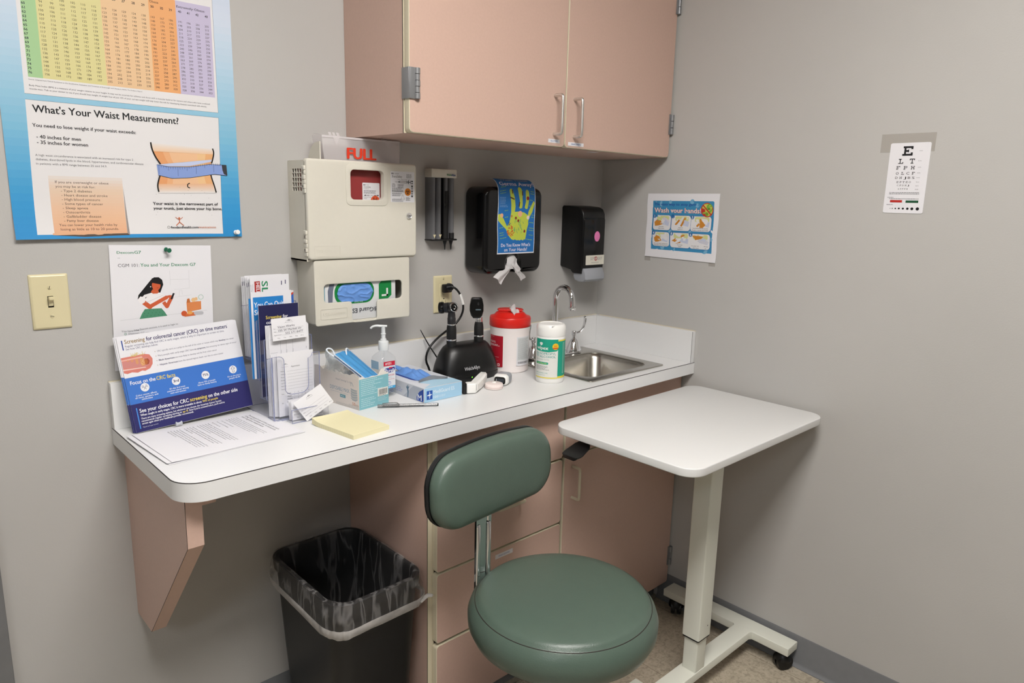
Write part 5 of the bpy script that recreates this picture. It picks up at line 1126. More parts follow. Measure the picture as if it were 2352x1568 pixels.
def bag(u, v):
    """a limp film pouch bunched up in the left half of the box, its mouth standing above the rim"""
    a = u * 2 * PI; z = .003 + .105 * v; sc = 1 - .1 * v
    n = noise.noise((math.cos(a) * 2.2, math.sin(a) * 2.2, v * 3)); q = max(0, v - .55)
    return M0 @ Vector((.034 + (.026 * sc - .030 * q + n * .010 * v) * math.cos(a) - .012 * v, .108 + (.056 * sc + n * .012 * v) * math.sin(a), z + (.020 * math.cos(a * 1 - 2.2) + .014 * n) * v * v))
m.surf(bag, 48, 18); m.build('film', t)
# ------------------------------------------------------------------ pen and notepad
t = empty('pen', (-1.05, -.275, HC), label='grey see-through ballpoint pen lying in front of the mask and glove boxes', cat='pen')
p0 = Vector((-1.1155, -.2350, HC + .0048)); p1 = Vector((-.9865, -.3150, HC + .0044)); d = (p1 - p0).normalized()
MB('pen_clear').cyl(p0 + d * .045, p1, .0042, .0042, 8).build('barrel', t)
MB('black_plastic').cyl(p0 + d * .012, p0 + d * .118, .0017, n=10).build('refill', t)
c = MB('pen_clear').cyl(p0, p0 + d * .055, .0044, .0049, 14); s_ = Vector((-d.y, d.x, 0))
c.tube([p0 + d * .052 + Vector((0, 0, .004)), p0 + d * .050 + Vector((0, 0, .0078)), p0 + d * .030 + Vector((0, 0, .0075)), p0 + d * .012 + Vector((0, 0, .0062))], .0013, 8, 1); c.build('cap', t)
MB('black_plastic').cyl(p1 - d * .001, p1 + d * .002, .0042, .0036, 10).build('end_plug', t)
pr = Print(102, 153, 10.5, 'pad_yellow')
pr.lay()
for i in range(17): pr.rect(1, 9 + i * 8.2, 101, 9.35 + i * 8.2, 'cdc48f')
Mn = UP(-1.2871, -.4094, HC + .0002, .13)
mb = pr.place(Mn, lambda x, y, z: (x, y, z + 4 * max(0, (y - 118) / 35) ** 2 * (z > 1) + 3.2 * max(0, (y - 118) / 35) ** 2 * max(0, 1 - x / 60)), cy=range(10, 153, 12), cx=(20, 40, 60))
mb.use(ink('c9bd84'))
for i in range(17): mb.flat([(.009 + i * .0082, .0004), (.00935 + i * .0082, .0004), (.00935 + i * .0082, .0103), (.009 + i * .0082, .0103)], Mn @ frame((0, 0, 0), (0, 1, 0), (0, 0, 1)), -.0003)
o = mb.build('sticky_notepad'); tag(o, 'pale yellow lined sticky notepad near the front edge of the counter', 'notepad')
# ------------------------------------------------------------------ small devices
t = empty('pulse_oximeter', (-.7055, -.2545, HC), label='white and grey fingertip pulse oximeter with a dark screen', cat='oximeter')
Mo = UP(-.7055, -.2535, HC + .0002, -1.045)
m = MB('white_plastic').box(-.0215, -.026, .001, .0215, .020, .032, .010, 4, Mo)
m2 = MB('gray_lever').box(-.0205, -.016, .0016, .0219, .028, .0324, .0095, 4, Mo)
m.build('shell', t); m2.build('grip', t)
Mo2 = Mo @ frame((0, -.0262, .0), (1, 0, 0), (0, 0, 1))
m = MB('black_gloss').plate([rr(-.0165, .006, .0165, .027, .007)], .0012, Mo2 @ Matrix.Translation((0, 0, -.0004)), .0004); m.use(ink('3a4048')).flat(rr(-.006, .010, .012, .0225, .001), Mo2, .0012); m.use(ink('9aa0a8')).flat(rr(-.0115, .014, -.0085, .021, .0005), Mo2, .0012); m.build('screen', t)
cxt, cyt = -.7565, -.2735
t = empty('tape_measure', (cxt, cyt, HC), label='round pinkish-white tape measure lying on the counter', cat='tape measure')
m = MB(pbr('tape_case', 'ecdfdb', .35)).lathe([(.0235, .0003), (.0255, .0015), (.026, .004), (.026, .011), (.0248, .0145), (.022, .0158), (.016, .0155), (.0135, .0162), (.0001, .0162)], (cxt, cyt, HC), 40); m.build('case', t)
MB(ink('d9b7b2')).lathe([(.0263, .006), (.0263, .0068)], (cxt, cyt, HC), 40, caps=False).build('seam', t)
MB('white_plastic').lathe([(.006, .0160), (.0055, .0185), (.003, .0192), (.0001, .0192)], (cxt + .002, cyt + .002, HC), 20).build('button', t)
t = empty('hand_meter', (-.80, -.245, HC), label='white handheld meter with a black end lying beside the glove box', cat='meter')
Mh = UP(-.8635, -.2755, HC + .0002, -.43)
m = MB('white_plastic').box(.005, .0, .001, .033, .026, .030, .0045, 3, Mh)
m.rings([[Mh @ Vector((x, y, z)) for y, z in ((a, b), (c, b), (c, d), (a, d))] for x, a, b, c, d in ()]) if False else None
R = []
for f, w, z0, z1 in ((0, .013, .002, .029), (.25, .013, .0015, .030), (.5, .0135, .001, .031), (.75, .0125, .006, .033), (.95, .011, .010, .034), (1, .0085, .013, .032)):
    c = Vector((.026, .013, 0)) + Vector((.068, .112, 0)) * f * .86; nn = Vector((.112, -.068, 0)).normalized()
    R.append([Mh @ (c + nn * a * w + Vector((0, 0, z))) for a, z in ((-1, z0 + .004), (-.7, z0), (.7, z0), (1, z0 + .004), (1, z1 - .005), (.65, z1), (-.65, z1), (-1, z1 - .005))])
m.rings(R); m.build('body', t)
MB('black_plastic').box(-.0055, .001, .0005, .0055, .026, .0305, .002, 2, Mh).build('end_cap', t)
m = MB(ink('8a8a8e')).box(.0333, .0045, .009, .0338, .020, .025, M=Mh); m.use(ink('4a4a50')); Fm = Mh @ frame((.0334, .004, 0), (0, 1, 0), (0, 0, 1))
for i in range(6): m.flat(rr(.002 + i * .0025, .011, .003 + i * .0025, .023), Fm, .0006)
m.build('printed_label', t)
# ------------------------------------------------------------------ printed pages on the counter
random.seed(11)
PA = .065
def page_frame(dx, dy, z, da=0): return UP(-1.6325 + dx, -.3110 + dy, HC + z, PA + da)
def pagecurl(k): return lambda x, y, z: (x, y, z + k * max(0, 1 - x / 90) ** 2 * (.4 + .6 * y / 216))
for i, (dx, dy, z, da, k) in enumerate(((-.006, -.004, .0003, .012, 1.2), (.010, .001, .0009, -.014, 2.2), (-.009, .001, .0015, .006, 3.4))):
    pr = Print(279.4, 216, .3)
    o = pr.place(page_frame(dx, dy, z, da), pagecurl(k), cx=range(15, 100, 15), cy=(54, 108, 162)).build('paper_sheet', smooth=60)
    tag(o, 'white page under the printed article, in the loose stack on the counter', 'paper', 'loose pages under the article')
pr = Print(279.4, 216, .3)
R9 = -PI / 2
for x, q, w, y in ((252, 'Prolonged use of this popular pain', 143, 192), (243.5, 'drug may increase risk of dementia', 143, 192), (235, 'and cognitive impairment', 104, 192)): pr.text(x, y, q, 5.6, '2c2c30', w, rot=R9)
xx = 222
for para in ((('A new study, "Chronic use of gabapentin has been linked to', 148), ('an increased risk of dementia and cognitive impairment. It was', 148), ('found that the risk increased with twelve or more prescriptions,', 128), ('Regional anesthesia and pain medicine also examined the age', 138), ('groups. When prescribed for chronic low back pain, 18 to 64,', 118)),
             (('Certain drugs can come with a price.', 62),), (('Dementia risk findings', 58),), (('By staff reports', 40),),
             (('Gabapentin, a drug used to treat seizures and nerve pain, is also used to', 150), ('treat other types of chronic pain, such as low back pain. The study used', 148), ('anonymised patient records with a database of millions of people and', 140), ('looked at the records of adults diagnosed with chronic pain between', 132), ('those years who were and were not', 70)),
             (('Those with six or more gabapentin prescriptions were twenty nine percent', 150), ('more likely to be diagnosed with dementia and eighty five percent more', 146), ('likely to be diagnosed with mild impairment within ten years of their', 138), ('first diagnosis of pain', 46)),
             (('The risk was found to be more than double among those between 35 and', 148), ('49 years old, for dementia, and more than triple for mild impairment.', 146), ('The authors caution that this was an observational study and so no', 140), ('firm conclusions can be drawn about cause and effect. The dose and', 138), ('length of use were not', 46))):
    for q, w in para: pr.text(xx, 194, q, 2.9, '4c4c52', w, rot=R9); xx -= 6.2
    xx -= 4.4
o = pr.place(page_frame(0, 0, .0021), pagecurl(4.2), cx=range(15, 100, 15), cy=(54, 108, 162)).build('article_page', smooth=60)
tag(o, 'printed article page on top of the loose white stack at the left of the counter', 'paper')
pp = Vector((-1.5575, -.0855, HC + .0085))
o = pushpin(pp, (1, -.05, .02), pbr('pin_clear', 'd9dce2', .08, alpha=.55).name, 'clear push pin lying on the white pages at the foot of the blue flip card')
# ------------------------------------------------------------------ leaning screening cards
def card_frame(dx, dy, dz=0):
    up = Vector((-.012, .05, .207)).normalized(); x = Vector((.262, .010, .007)); x = (x - up * x.dot(up)).normalized()
    return frame((-1.6325 + dx, -.0769 + dy, HC + .0012 + dz), x, up)
for i, (dx, dy) in enumerate(((-.0055, .0052), (-.0035, .0026))):
    pr = Print(268, 214, .8, 'paper', 2)
    pr.lay().rect(0, 64, 268, 125, '3a74c8', 0).rect(0, 0, 268, 64, '2c2b68', 2)
    o = pr.place(card_frame(dx, dy)).build('screening_card', smooth=60)
    tag(o, 'copy of the colorectal screening card half hidden behind the front one', 'card', 'screening cards behind the front one')
pr = Print(279, 216, .9, 'paper', 3)
NV = '29295f'; BL = '3f78cd'; YL = 'e6cf5a'
pr.lay().rect(0, 64, 279, 124, BL).rect(0, .5, 279, 64, '2e2c68', 1).lay()
pr.rect(8.5, 186, 11, 208, '33509a')
pr.text(15, 199.5, 'Screening', 9, '9c8458', 44, bold=True).text(62, 199.5, 'for colorectal cancer (CRC) on time matters', 9, NV, 192, bold=True).text(255, 204, "'", 5, NV)
pr.text(15, 191.5, "Regular screening can help find CRC in early stages, which is why it's important to screen on time.", 4.6, '3c3c6a', 230).text(15, 185, 'See how CRC develops below:', 4.6, '3c3c6a', 70)
for y, a, w1, b, w2, c, w3 in ((170.5, 'CRC typically starts as a polyp on the wall of the colon or rectum which may', 145, 'develop', 17, 'into cancer', 20), (160, 'Many people with early-stage CRC have', 83, 'no symptoms,', 28, 'but screening can detect signs of cancer', 76), (149.5, '', 0, 'Black Americans', 36, 'are most likely to develop and die from colon cancer', 100), (139, '', 0, 'Hispanic Americans', 42, 'have the second-highest death rate due to colon cancer', 108)):
    pr.circ(75.5, y + 1.5, .9, '9c8458', n=8); x = 80
    if a: pr.text(x, y, a, 3.7, '5a5a72', w1); x += w1 + 1.5
    pr.text(x, y, b, 3.7, '33335c', w2, bold=True); pr.text(x + w2 + 1.5, y, c, 3.7, '5a5a72', w3)
pr.poly([(1, 170), (52, 171), (62, 168), (67, 158), (65, 146), (58, 137), (46, 133), (40, 135), (30, 132), (18, 135), (8, 133), (1, 136)], 'd98072').lay()
pr.poly([(1, 161), (42, 161), (48, 164), (56, 162), (60, 155), (58, 146), (50, 142), (30, 144), (1, 146)], 'cf8a84').poly([(1, 165), (46, 167), (46, 163), (1, 162)], 'e6b0a0').poly([(1, 144), (48, 142), (50, 140), (1, 141)], 'eecac2').poly([(50, 160), (57, 160), (60, 154), (57, 147), (51, 146), (48, 152)], 'a9503c').lay()
pr.poly([(40, 163), (47, 163), (50, 152), (48, 146), (42, 145), (39, 152)], 'd99860').poly([(30, 163), (36, 163), (36, 153), (33, 150), (30, 153)], 'd99a6c').circ(23, 160, 3, 'd9946c').circ(14, 161, 2, 'd9946c').poly([(49, 158), (54, 160), (56, 152), (52, 146), (49, 147)], 'bb6a3c')
for i in range(26): pr.circ(random.uniform(41, 48), random.uniform(147, 161), .5, 'f0d2a4', n=6)
for i in range(26): x = random.uniform(20, 50); pr.line([(x, 169), (x + random.uniform(-5, 8), 169 + random.uniform(3, 9))], .6, 'd9c070')
pr.text(9, 107.5, 'Focus on the', 8.5, 'eef2fa', 55, bold=True).text(66, 107.5, 'CRC facts', 8.5, YL, 43, bold=True)
for x, y in ((38, 97), (108, 97), (178, 97), (247, 97)): pr.circ(x, y, 9.6, 'f0f1f4', n=32)
pr.lay()
for dx, dy in ((-4, 3), (3.5, 3.5), (0, -1)): pr.ring(38 + dx, 97 + dy, 2, .6, '2d2d60', n=14).ring(38 + dx, 93.5 + dy - 1, 3, .6, '2d2d60', n=14, a0=0, a1=PI)
pr.text(108, 94.5, '3rd', 6, '2d2d60', 13, 'c', True).text(178, 94.8, '75%', 5.6, '2d2d60', 14, 'c', True).line([(245, 90), (245, 99), (242, 99), (247, 104.5), (252, 99), (249, 99), (249, 90), (245, 90)], .8, '2d2d60')
for x, y, q, w in ((38, 80, 'Colon cancer affects', 46), (38, 75, 'all races, genders, and', 50), (38, 70, 'ethnicities', 24), (108, 80, "It's the 3rd most", 36), (108, 75, 'common cancer among', 50), (108, 70, 'men and women', 36), (178, 80, 'About 75% of people', 42), (178, 75, 'have no family history', 46), (247, 80, "It's on the rise in", 34), (247, 75, 'people 45-49', 28)): pr.text(x, y, q, 3.5, 'e6edf8', w, 'c', True)
pr.rect(9.5, 8, 12, 55, '4a88d8').text(16, 43, 'See your choices for CRC', 8.6, 'f2f2f8', 111, bold=True).text(130, 43, 'screening', 8.6, YL, 41, bold=True).text(174, 43, 'on the other side', 8.6, 'f2f2f8', 74, bold=True)
pr.text(16, 35, 'When caught in early stages, CRC is more treatable in about', 4.8, 'f2f2f8', 140, bold=True).text(158, 35, '90% of people', 4.8, YL, 38, bold=True)
pr.text(16, 27.6, 'There are many screening options, but whichever you choose, the American Cancer Society', 4, 'f2f2f8', 187, bold=True).text(16, 22, 'recommends regular screening starting at', 4, 'f2f2f8', 90, bold=True).text(108, 22, 'age 45.', 4, YL, 14, bold=True).text(124, 22, "Even if you've screened before, you'll need to", 4, 'f2f2f8', 86, bold=True).text(16, 16.4, 'screen again when your healthcare provider recommends.', 4, 'f2f2f8', 117, bold=True).text(16, 9, '*Based on 5-year survival.', 2.6, 'd9d9e6', 34)
o = pr.place(card_frame(0, 0) @ Matrix.Diagonal((.9605, .99, 1, 1))).build('screening_flip_card', smooth=60)
tag(o, 'blue and white colorectal cancer screening card leaning on the backsplash, front one of three', 'card')
# ------------------------------------------------------------------ clear brochure holder and what it holds
HX0, HX1 = -1.366, -1.246
t = empty('brochure_holder', (-1.306, -.12, HC), label='clear acrylic four-tier brochure holder full of leaflets', cat='brochure holder')
m = MB('acrylic'); tiers = [(-.187, -.152, .0035, .155), (-.150, -.115, .045, .192), (-.113, -.076, .085, .232), (-.074, -.026, .128, .266)]
th = .002
rim = MB('acrylic_edge')
for yf, yb, zb, zt in tiers:
    zb += HC; zt += HC
    if yf < -.18:
        q = rr(HX0 + .02, zb + .055, HX1 - .02, zt + .02, .016, 5)
        ol = [(HX0, zb), (HX1, zb), (HX1, zt), (HX1 - .018, zt)] + [(HX1 - .018 - .012 * (1 - math.cos(a)), zt - .012 * 0 - .012 * math.sin(a) - 0) for a in (.5, 1.0, 1.5)] + [(HX1 - .03, zb + .075)] + [(HX1 - .03 - .018 * (1 - math.cos(a)), zb + .075 - .018 * math.sin(a)) for a in (.4, .8, 1.2, 1.57)] + [(HX0 + .03 + .018 * (1 - math.cos(a)), zb + .075 - .018 * math.sin(a)) for a in (1.57, 1.2, .8, .4)] + [(HX0 + .03, zt - .02)] + [(HX0 + .018 + .012 * math.cos(a), zt - .012 + .012 * math.sin(a)) for a in (0, .5, 1.0, 1.5)] + [(HX0, zt)]
    else: ol = rr(HX0, zb, HX1, zt, .006, 4)
    m.plate([ol], th, BACK(0, yf + th, 0))
    rim.tube([(x, yf + .001, z) for x, z in ol] + [(ol[0][0], yf + .001, ol[0][1])], .0008, 6)
    for x in (HX0, HX1 - th):
        sd = [(yf, zb), (yb, zb), (yb, zt - .01), (yf + .012, zt - .004), (yf, zt)]
        m.plate([sd], th, frame((x, 0, 0), (0, 1, 0), (0, 0, 1)))
        rim.tube([(x + th / 2, yb, zb), (x + th / 2, yf, zb), (x + th / 2, yf, zt), (x + th / 2, yf + .012, zt - .004), (x + th / 2, yb, zt - .01)], .0007, 6)
    m.box(HX0 + th, yf + th, zb, HX1 - th, yb, zb + th)
    m.box(HX0 + th, yb, zb, HX1 - th, yb + .0018, zt + .004 if yb > -.05 else zb + .05)
m.box(HX0, -.187, HC + .0003, HX1, -.024, HC + .0022); m.box(HX0, -.026, HC + .002, HX1, -.024, HC + .13)
for x in (HX0, HX1 - th): m.plate([[(-.15, HC + .002), (-.025, HC + .002), (-.025, HC + .128), (-.075, HC + .128), (-.075, HC + .085), (-.113, HC + .085), (-.113, HC + .045), (-.15, HC + .045)]], th, frame((x, 0, 0), (0, 1, 0), (0, 0, 1)))
rim.tube([(HX0, -.187, HC + .001), (HX1, -.187, HC + .001), (HX1, -.024, HC + .001), (HX0, -.024, HC + .001), (HX0, -.187, HC + .001)], .0008, 6)
body = m.build('tiers', t)
rim.build('rim', body)['label'] = 'bluish polished edges of the clear plastic'
m = MB('acrylic').plate([rr(-1.339, HC + .001, -1.2465, HC + .033, .004)], .0018, BACK(0, -.2225, 0)); m.box(-1.339, -.2225, HC + .0005, -1.2465, -.188, HC + .0025)
for x in (-1.339, -1.2485): m.plate([[(-.2243, HC + .0005), (-.188, HC + .0005), (-.188, HC + .042), (-.2243, HC + .031)]], .002, frame((x, 0, 0), (0, 1, 0), (0, 0, 1)))
cp = m.build('card_pocket', t)
m = MB('acrylic_edge').tube([(-1.339, -.2235, HC + .033), (-1.339, -.2235, HC + .001), (-1.2465, -.2235, HC + .001), (-1.2465, -.2235, HC + .033), (-1.339, -.2235, HC + .033)], .0008, 6); m.build('rim', cp)
def leaflet(name, x0, w, y, zb, h, lean, art=None, label='', cat='leaflet', group=None, th=.7, tilt=0, paper='paper'):
    """upright leaflet in a pocket: lower left corner x0, foot at y, height h, top leaning back by lean"""
    pr = Print(w * 1000, h * 1000, th, paper, .5); pr.lay()
    if art: art(pr)
    up = Vector((math.sin(tilt), lean / h, 1)).normalized(); xd = Vector((math.cos(tilt), 0, -math.sin(tilt))); xd = (xd - up * xd.dot(up)).normalized()
    o = pr.place(frame((x0, y, zb), xd, up)).build(name, smooth=60)
    tag(o, label, cat, group); return o
# back pocket: stacked white leaflets, HELP one in front
def a_plain(pr): pr.fine(6, pr.h - 20, pr.w - 12, 14, 5, 1.6, 'b4b4ba'); pr.rect(2, pr.h - 22, 4, pr.h - 12, '2c2c58')
for i in range(6):
    leaflet('leaflet', HX0 + .003 + .001 * i + .0006 * (i % 3), .094, -.029 - .0062 * i, HC + .131, .196 + .003 * (i in (1, 2)) - .002 * (i % 2), .002, a_plain, 'white folded leaflet behind the HELP leaflet in the back pocket', 'leaflet', 'white leaflets in the back pocket', th=1.6)
def a_help(pr):
    h = pr.h; w = pr.w
    pr.rect(11, h - 44, 25, h - 14, 'b23a34').lay().text(15, h - 17, 'HELP', 8.5, 'f4ecec', 27, rot=-PI / 2, bold=True).text(29, h - 14, 'SLEEP', 15, '2c8a5c', 80, rot=-PI / 2, bold=True)
    pr.text(5, h - 20, 'What is', 3.2, 'b0b0b6', 22, rot=-PI / 2).text(1.6, h - 22, 'good sleep', 3.2, 'b0b0b6', 34, rot=-PI / 2).rect(78, h - 26, 80, h - 16, '2c2c58').rect(88, h - 24, 90, h - 14, '2c2c58')
leaflet('leaflet', -1.3590, .0985, -.0695, HC + .131, .2015, .001, a_help, 'white leaflet with a red HELP block and green letters, frontmost in the back pocket', 'leaflet')
# third pocket
def a_red(pr): pr.rect(0, 0, pr.w, pr.h, 'e7e4e6').lay().poly([(70, pr.h - 14), (pr.w, pr.h - 4), (pr.w, 0), (70, 0)], 'c8452c').poly([(88, pr.h - 16), (pr.w, pr.h - 8), (pr.w, pr.h - 30), (90, pr.h - 40)], '2f62b8')
leaflet('leaflet', -1.3600, .0985, -.0955, HC + .088, .2065, .004, a_red, 'white leaflet with an orange and blue edge behind the quit smoking one', 'leaflet', th=1.5)
def a_quit(pr):
    h = pr.h; pr.rect(5, 0, 80, h - 12, '2a86d0').lay().text(7, h - 36, 'You Can Quit', 12, 'f0f4fa', 74, bold=True).text(7, h - 54, 'Smoking', 12, 'f0f4fa', 54, bold=True).rect(5, 0, 80, h - 90, '1f6cb4')
leaflet('leaflet', -1.3710, .1010, -.0995, HC + .088, .2085, .002, a_quit, 'white and blue leaflet about quitting smoking, in the third tier', 'leaflet', th=1.2)
def a_blue(pr): pr.rect(0, 0, pr.w, pr.h, '2a80c6')
leaflet('leaflet', -1.3755, .0900, -.0975, HC + .088, .1945, .002, a_blue, 'blue leaflet edge showing just left of the quit smoking leaflet', 'leaflet', th=1)
# second pocket: navy screening booklets
def a_navy0(pr): pr.rect(0, 0, pr.w, pr.h, '2b2b5c')
leaflet('leaflet', -1.3635, .0985, -.1215, HC + .048, .2180, .002, a_navy0, 'navy leaflet right behind the colon cancer leaflet', 'leaflet', th=2.5)
def a_navy(pr):
    h = pr.h; pr.rect(0, 0, pr.w, h, '272752').lay().text(17, h - 33, 'Screening', 7.6, 'e6cf5a', 39, bold=True).text(59, h - 33, 'for', 7.6, 'f2f2f6', 13, bold=True).text(17.5, h - 45, 'colon cancer', 7.6, 'f2f2f6', 56, bold=True).text(17.5, h - 57, 'saves lives', 7.6, 'f2f2f6', 48, bold=True)
leaflet('leaflet', -1.3660, .0985, -.1265, HC + .048, .2205, .001, a_navy, 'navy leaflet with yellow and white title Screening for colon cancer', 'leaflet', th=1.5)
# front pocket: appointment forms
def a_form(pr):
    h = pr.h
    for x in (28, 42, 58): pr.line([(x, h - 35), (x, 20)], .4, '9a9aa2').text(x + 1.5, h - 66, 'Date', 2.6, '8a8a92', 9, rot=PI / 2)
    pr.line([(2, h - 30), (16, h - 30)], .5, '9a9aa2').line([(3, h - 62), (20, h - 62)], .5, '9a9aa2').text(94, h - 60, 'No', 2.6, '8a8a92', 5, rot=PI / 2)
for i in range(4):
    leaflet('form_sheet', -1.3640 + .0015 * i, .1000, -.156 - .0022 * i, HC + .007, .2180 - .003 * (i % 2), .002, a_form, 'white appointment form standing behind the handwritten card', 'form', 'white forms in the front pocket', th=1)
def a_logo(pr, x, y, s_=1, c='5a5a60'):
    pr.line([(x - 8 * s_, y - 1 * s_), (x, y + 3 * s_), (x + 8 * s_, y - 1 * s_)], .5, c).ring(x, y - 1 * s_, 3 * s_, .8 * s_, c, n=16, a0=0, a1=PI).ring(x, y - 1 * s_, 1.6 * s_, .5 * s_, c, n=12, a0=0, a1=PI)
def a_card(pr):
    w, h = pr.w, pr.h; a_logo(pr, w / 2, h - 8); pr.fine(w / 2 - 10, h - 12, 20, 1, 2, .6, '8a8a90')
    for y, q, wq in ((27, 'For', 5), (19.5, 'With', 6), (12, 'Appointment', 18)): pr.text(4, y, q, 2.4, '6a6a70', wq).line([(5 + wq, y), (w - 8, y - .2)], .3, '8a8a90')
    for i, q in enumerate(('Mon', 'Tue', 'Wed', 'Thu', 'Fri')): pr.text(12 + i * 14.5, 4.5, q, 2.3, '5a5a60', 6)
def a_hand(pr):
    a_card(pr); pr.lay().text(14, 28.5, 'Vision Works', 5.4, '4a4a56', 42, rot=.03).text(15, 20.5, '100 W Market str', 5, '4a4a56', 58, rot=.02).text(32, 13, '502 571-8477', 4.6, '4a4a56', 44, rot=.015)
leaflet('appointment_card', -1.3545, .0860, -.1725, HC + .190, .0520, .004, a_hand, 'small white appointment card with handwriting, standing above the forms', 'card', th=.5, tilt=-.02)
def a_appt(pr):
    w, h = pr.w, pr.h; a_logo(pr, 20, h - 28, .8); pr.fine(10, h - 34, 20, 1, 2, .6, '9a8a9a').text(34, h - 36, 'Appointment', 3.6, '3a3a40', 22)
    for i, q in enumerate(('Name', 'Address', 'Phone', 'Email', 'Last Visit', 'Next Call', 'Instructions')):
        y = h - 45 - i * 7.2; pr.text(8, y, q, 2.6, '55555a', min(12, 2 + 1.6 * len(q))).line([(24, y), (88, y)], .35, '8a8a90')
    for j, q in enumerate(('Days', 'Weeks', 'Months', 'Minutes')):
        pr.text(22, h - 100 - j * 7, q, 2.8, '2c2c30', 3 + 1.6 * len(q), bold=True)
        for i, n in enumerate('123456'): pr.text(40 + i * 9, h - 99.5 - j * 7, n if j < 3 else n + '0', 2.8, '3a3a44')
    pr.text(8, h - 100, 'See', 2.6, '55555a', 6).text(8, h - 122, 'for', 2.6, '55555a', 5)
for i in range(3):
    leaflet('form_sheet', -1.3590 + .004 * i, .0930, -.1665 - .0016 * i, HC + .007, .1500 - .002 * i, .001, None, 'plain white form just behind the printed appointment form', 'form', 'short forms behind the printed one', th=.8)
leaflet('appointment_form', -1.3490, .0915, -.1775, HC + .0075, .1530, .001, a_appt, 'white printed appointment form with rows of lines, frontmost in the holder', 'form', th=.6)
for i in range(3):
    leaflet('appointment_card', -1.334 + .001 * i, .0800, -.1985 - .005 * i, HC + .0035, .0470, .003, a_card, 'white appointment card upright in the small front pocket', 'card', 'cards in the small front pocket', th=.8)
leaflet('appointment_card', -1.3335, .0775, -.2265, HC + .0475, .0560, .006, a_card, 'white appointment card tilted across the front of the small card pocket', 'card', th=.5, tilt=.62 - 1.08) if False else None
pr = Print(79, 56, .5, 'paper', .5); pr.lay(); a_card(pr)
c0 = Vector((-1.3035, -.2265, HC + .0005)); ang = math.radians(27.5)
xd = Vector((math.cos(ang), 0, math.sin(ang)))
o = pr.place(frame(c0, Vector((.0688, .0, .0350)), Vector((-.0292, .010, .0478)))).build('appointment_card'); tag(o, 'white appointment card tilted across the front of the small card pocket', 'card')
# ------------------------------------------------------------------ stool
SX, SY, SZ = -.9450, -.7350, .536
t = empty('medical_stool', (SX, SY, 0), label='green vinyl padded round stool with a backrest on a chrome post', cat='stool')
m = MB('vinyl_green')
prof = [(.02, -.098), (.150, -.098), (.185, -.092), (.206, -.075), (.2165, -.052), (.2175, -.030), (.211, -.011), (.2030, -.002), (.2012, .0)]
m.lathe([(r, z) for r, z in prof] + [(.1985, .0015), (.196, .0065), (.185, .0125), (.16, .0175), (.11, .0205), (.05, .0215), (.0005, .0218)], (SX, SY, SZ), 96)
seat = m.build('seat', t, smooth=75)
MB('seam_dark').lathe([(.2021, -.0006), (.2020, .0002), (.2010, .0006), (.2004, .0003)], (SX, SY, SZ), 96, caps=False).build('seat_seam', seat)
MB('black_matte').lathe([(.12, -.112), (.16, -.108), (.16, -.098), (.02, -.098)], (SX, SY, SZ), 40).build('seat_plate', t)
BX, BYF, BZ = -1.0150, -.5435, .797
def bout(w, h, r, n=10):
    """soft backrest outline, a little lower at the ends"""
    return [(x, z + .012 * (1 - (x / w) ** 2) * (1 if z > 0 else -.6)) for x, z in rr(-w, -h, w, h, r, n)]
def subdiv(ol, k=6):
    q = []
    for a, b in zip(ol, ol[1:] + ol[:1]):
        n = k if math.hypot(a[0] - b[0], a[1] - b[1]) > .05 else 1
        q += [(a[0] + (b[0] - a[0]) * i / n, a[1] + (b[1] - a[1]) * i / n) for i in range(n)]
    return q
BW, BH = .1950, .0770
base = subdiv(rr(-BW, -BH, BW, BH, .062, 9))
TIL = .10
def bp(x, z, d):   # d = thickness towards the sitter (-y); the pad wraps forward at its ends
    z2 = z + .013 * (1 - (x / BW) ** 2) * (1 if z > 0 else -.7) * abs(z) / BH
    yy = BYF - d - .26 * x * x + .06 * z
    c, s_ = math.cos(TIL), math.sin(TIL)
    return Vector((BX + x * c - (yy - BYF) * s_, BYF + x * s_ + (yy - BYF) * c, BZ + z2))
m = MB('vinyl_green')
R = []
for k, d in ((.93, .000), (.985, .003), (1.0, .010), (1.0, .018), (.985, .028), (.95, .036), (.89, .041), (.75, .0445), (.5, .047), (.25, .048)): R.append([bp(x * k, z * k if abs(k) > .95 else z * k, d) for x, z in base])
m.rings(R)
bk = m.build('backrest', t, smooth=75)
m = MB('vinyl_dark'); m.rings([[bp(x * k, z * k, d) for x, z in base] for k, d in ((.985, .004), (1.006, .0045), (1.016, .0), (1.012, -.007), (.99, -.011), (.6, -.013))]); m.build('back_shell', t, smooth=60)
m = MB('chrome')
px, py = -1.0165, -.5285
prf = [(-.0235, .0), (.0235, .0), (.0235, .006), (.014, .006), (.014, .0035), (-.014, .0035), (-.014, .006), (-.0235, .006)]
zs = [(SZ - .120, .030), (SZ - .07, .006), (SZ, .004), (.62, .002), (.70, -.002), (.74, -.010), (.80, -.014)]
m.rings([[Vector((px + a, py - .004 + o_ - b, z)) for a, b in prf] for z, o_ in [(z, .0) for z, o_ in zs]])
for q in (-.0165, .0165): m.tube([(px + q, py - .0098, SZ - .10), (px + q, py - .0098, .664), (px + q, py - .0075, .6685)], .0058, 10, 0, .8)
m.tube([(px, py - .004, SZ - .118), (px, py - .03, SZ - .122), (SX, SY, SZ - .122)], .012, 12, 1, .5)
m.build('back_post', t)
m = MB('chrome').cyl((SX, SY, .115), (SX, SY, SZ - .11), .016, .016, 24); m.cyl((SX, SY, .09), (SX, SY, .26), .026, .024, 24); m.build('gas_lift', t)
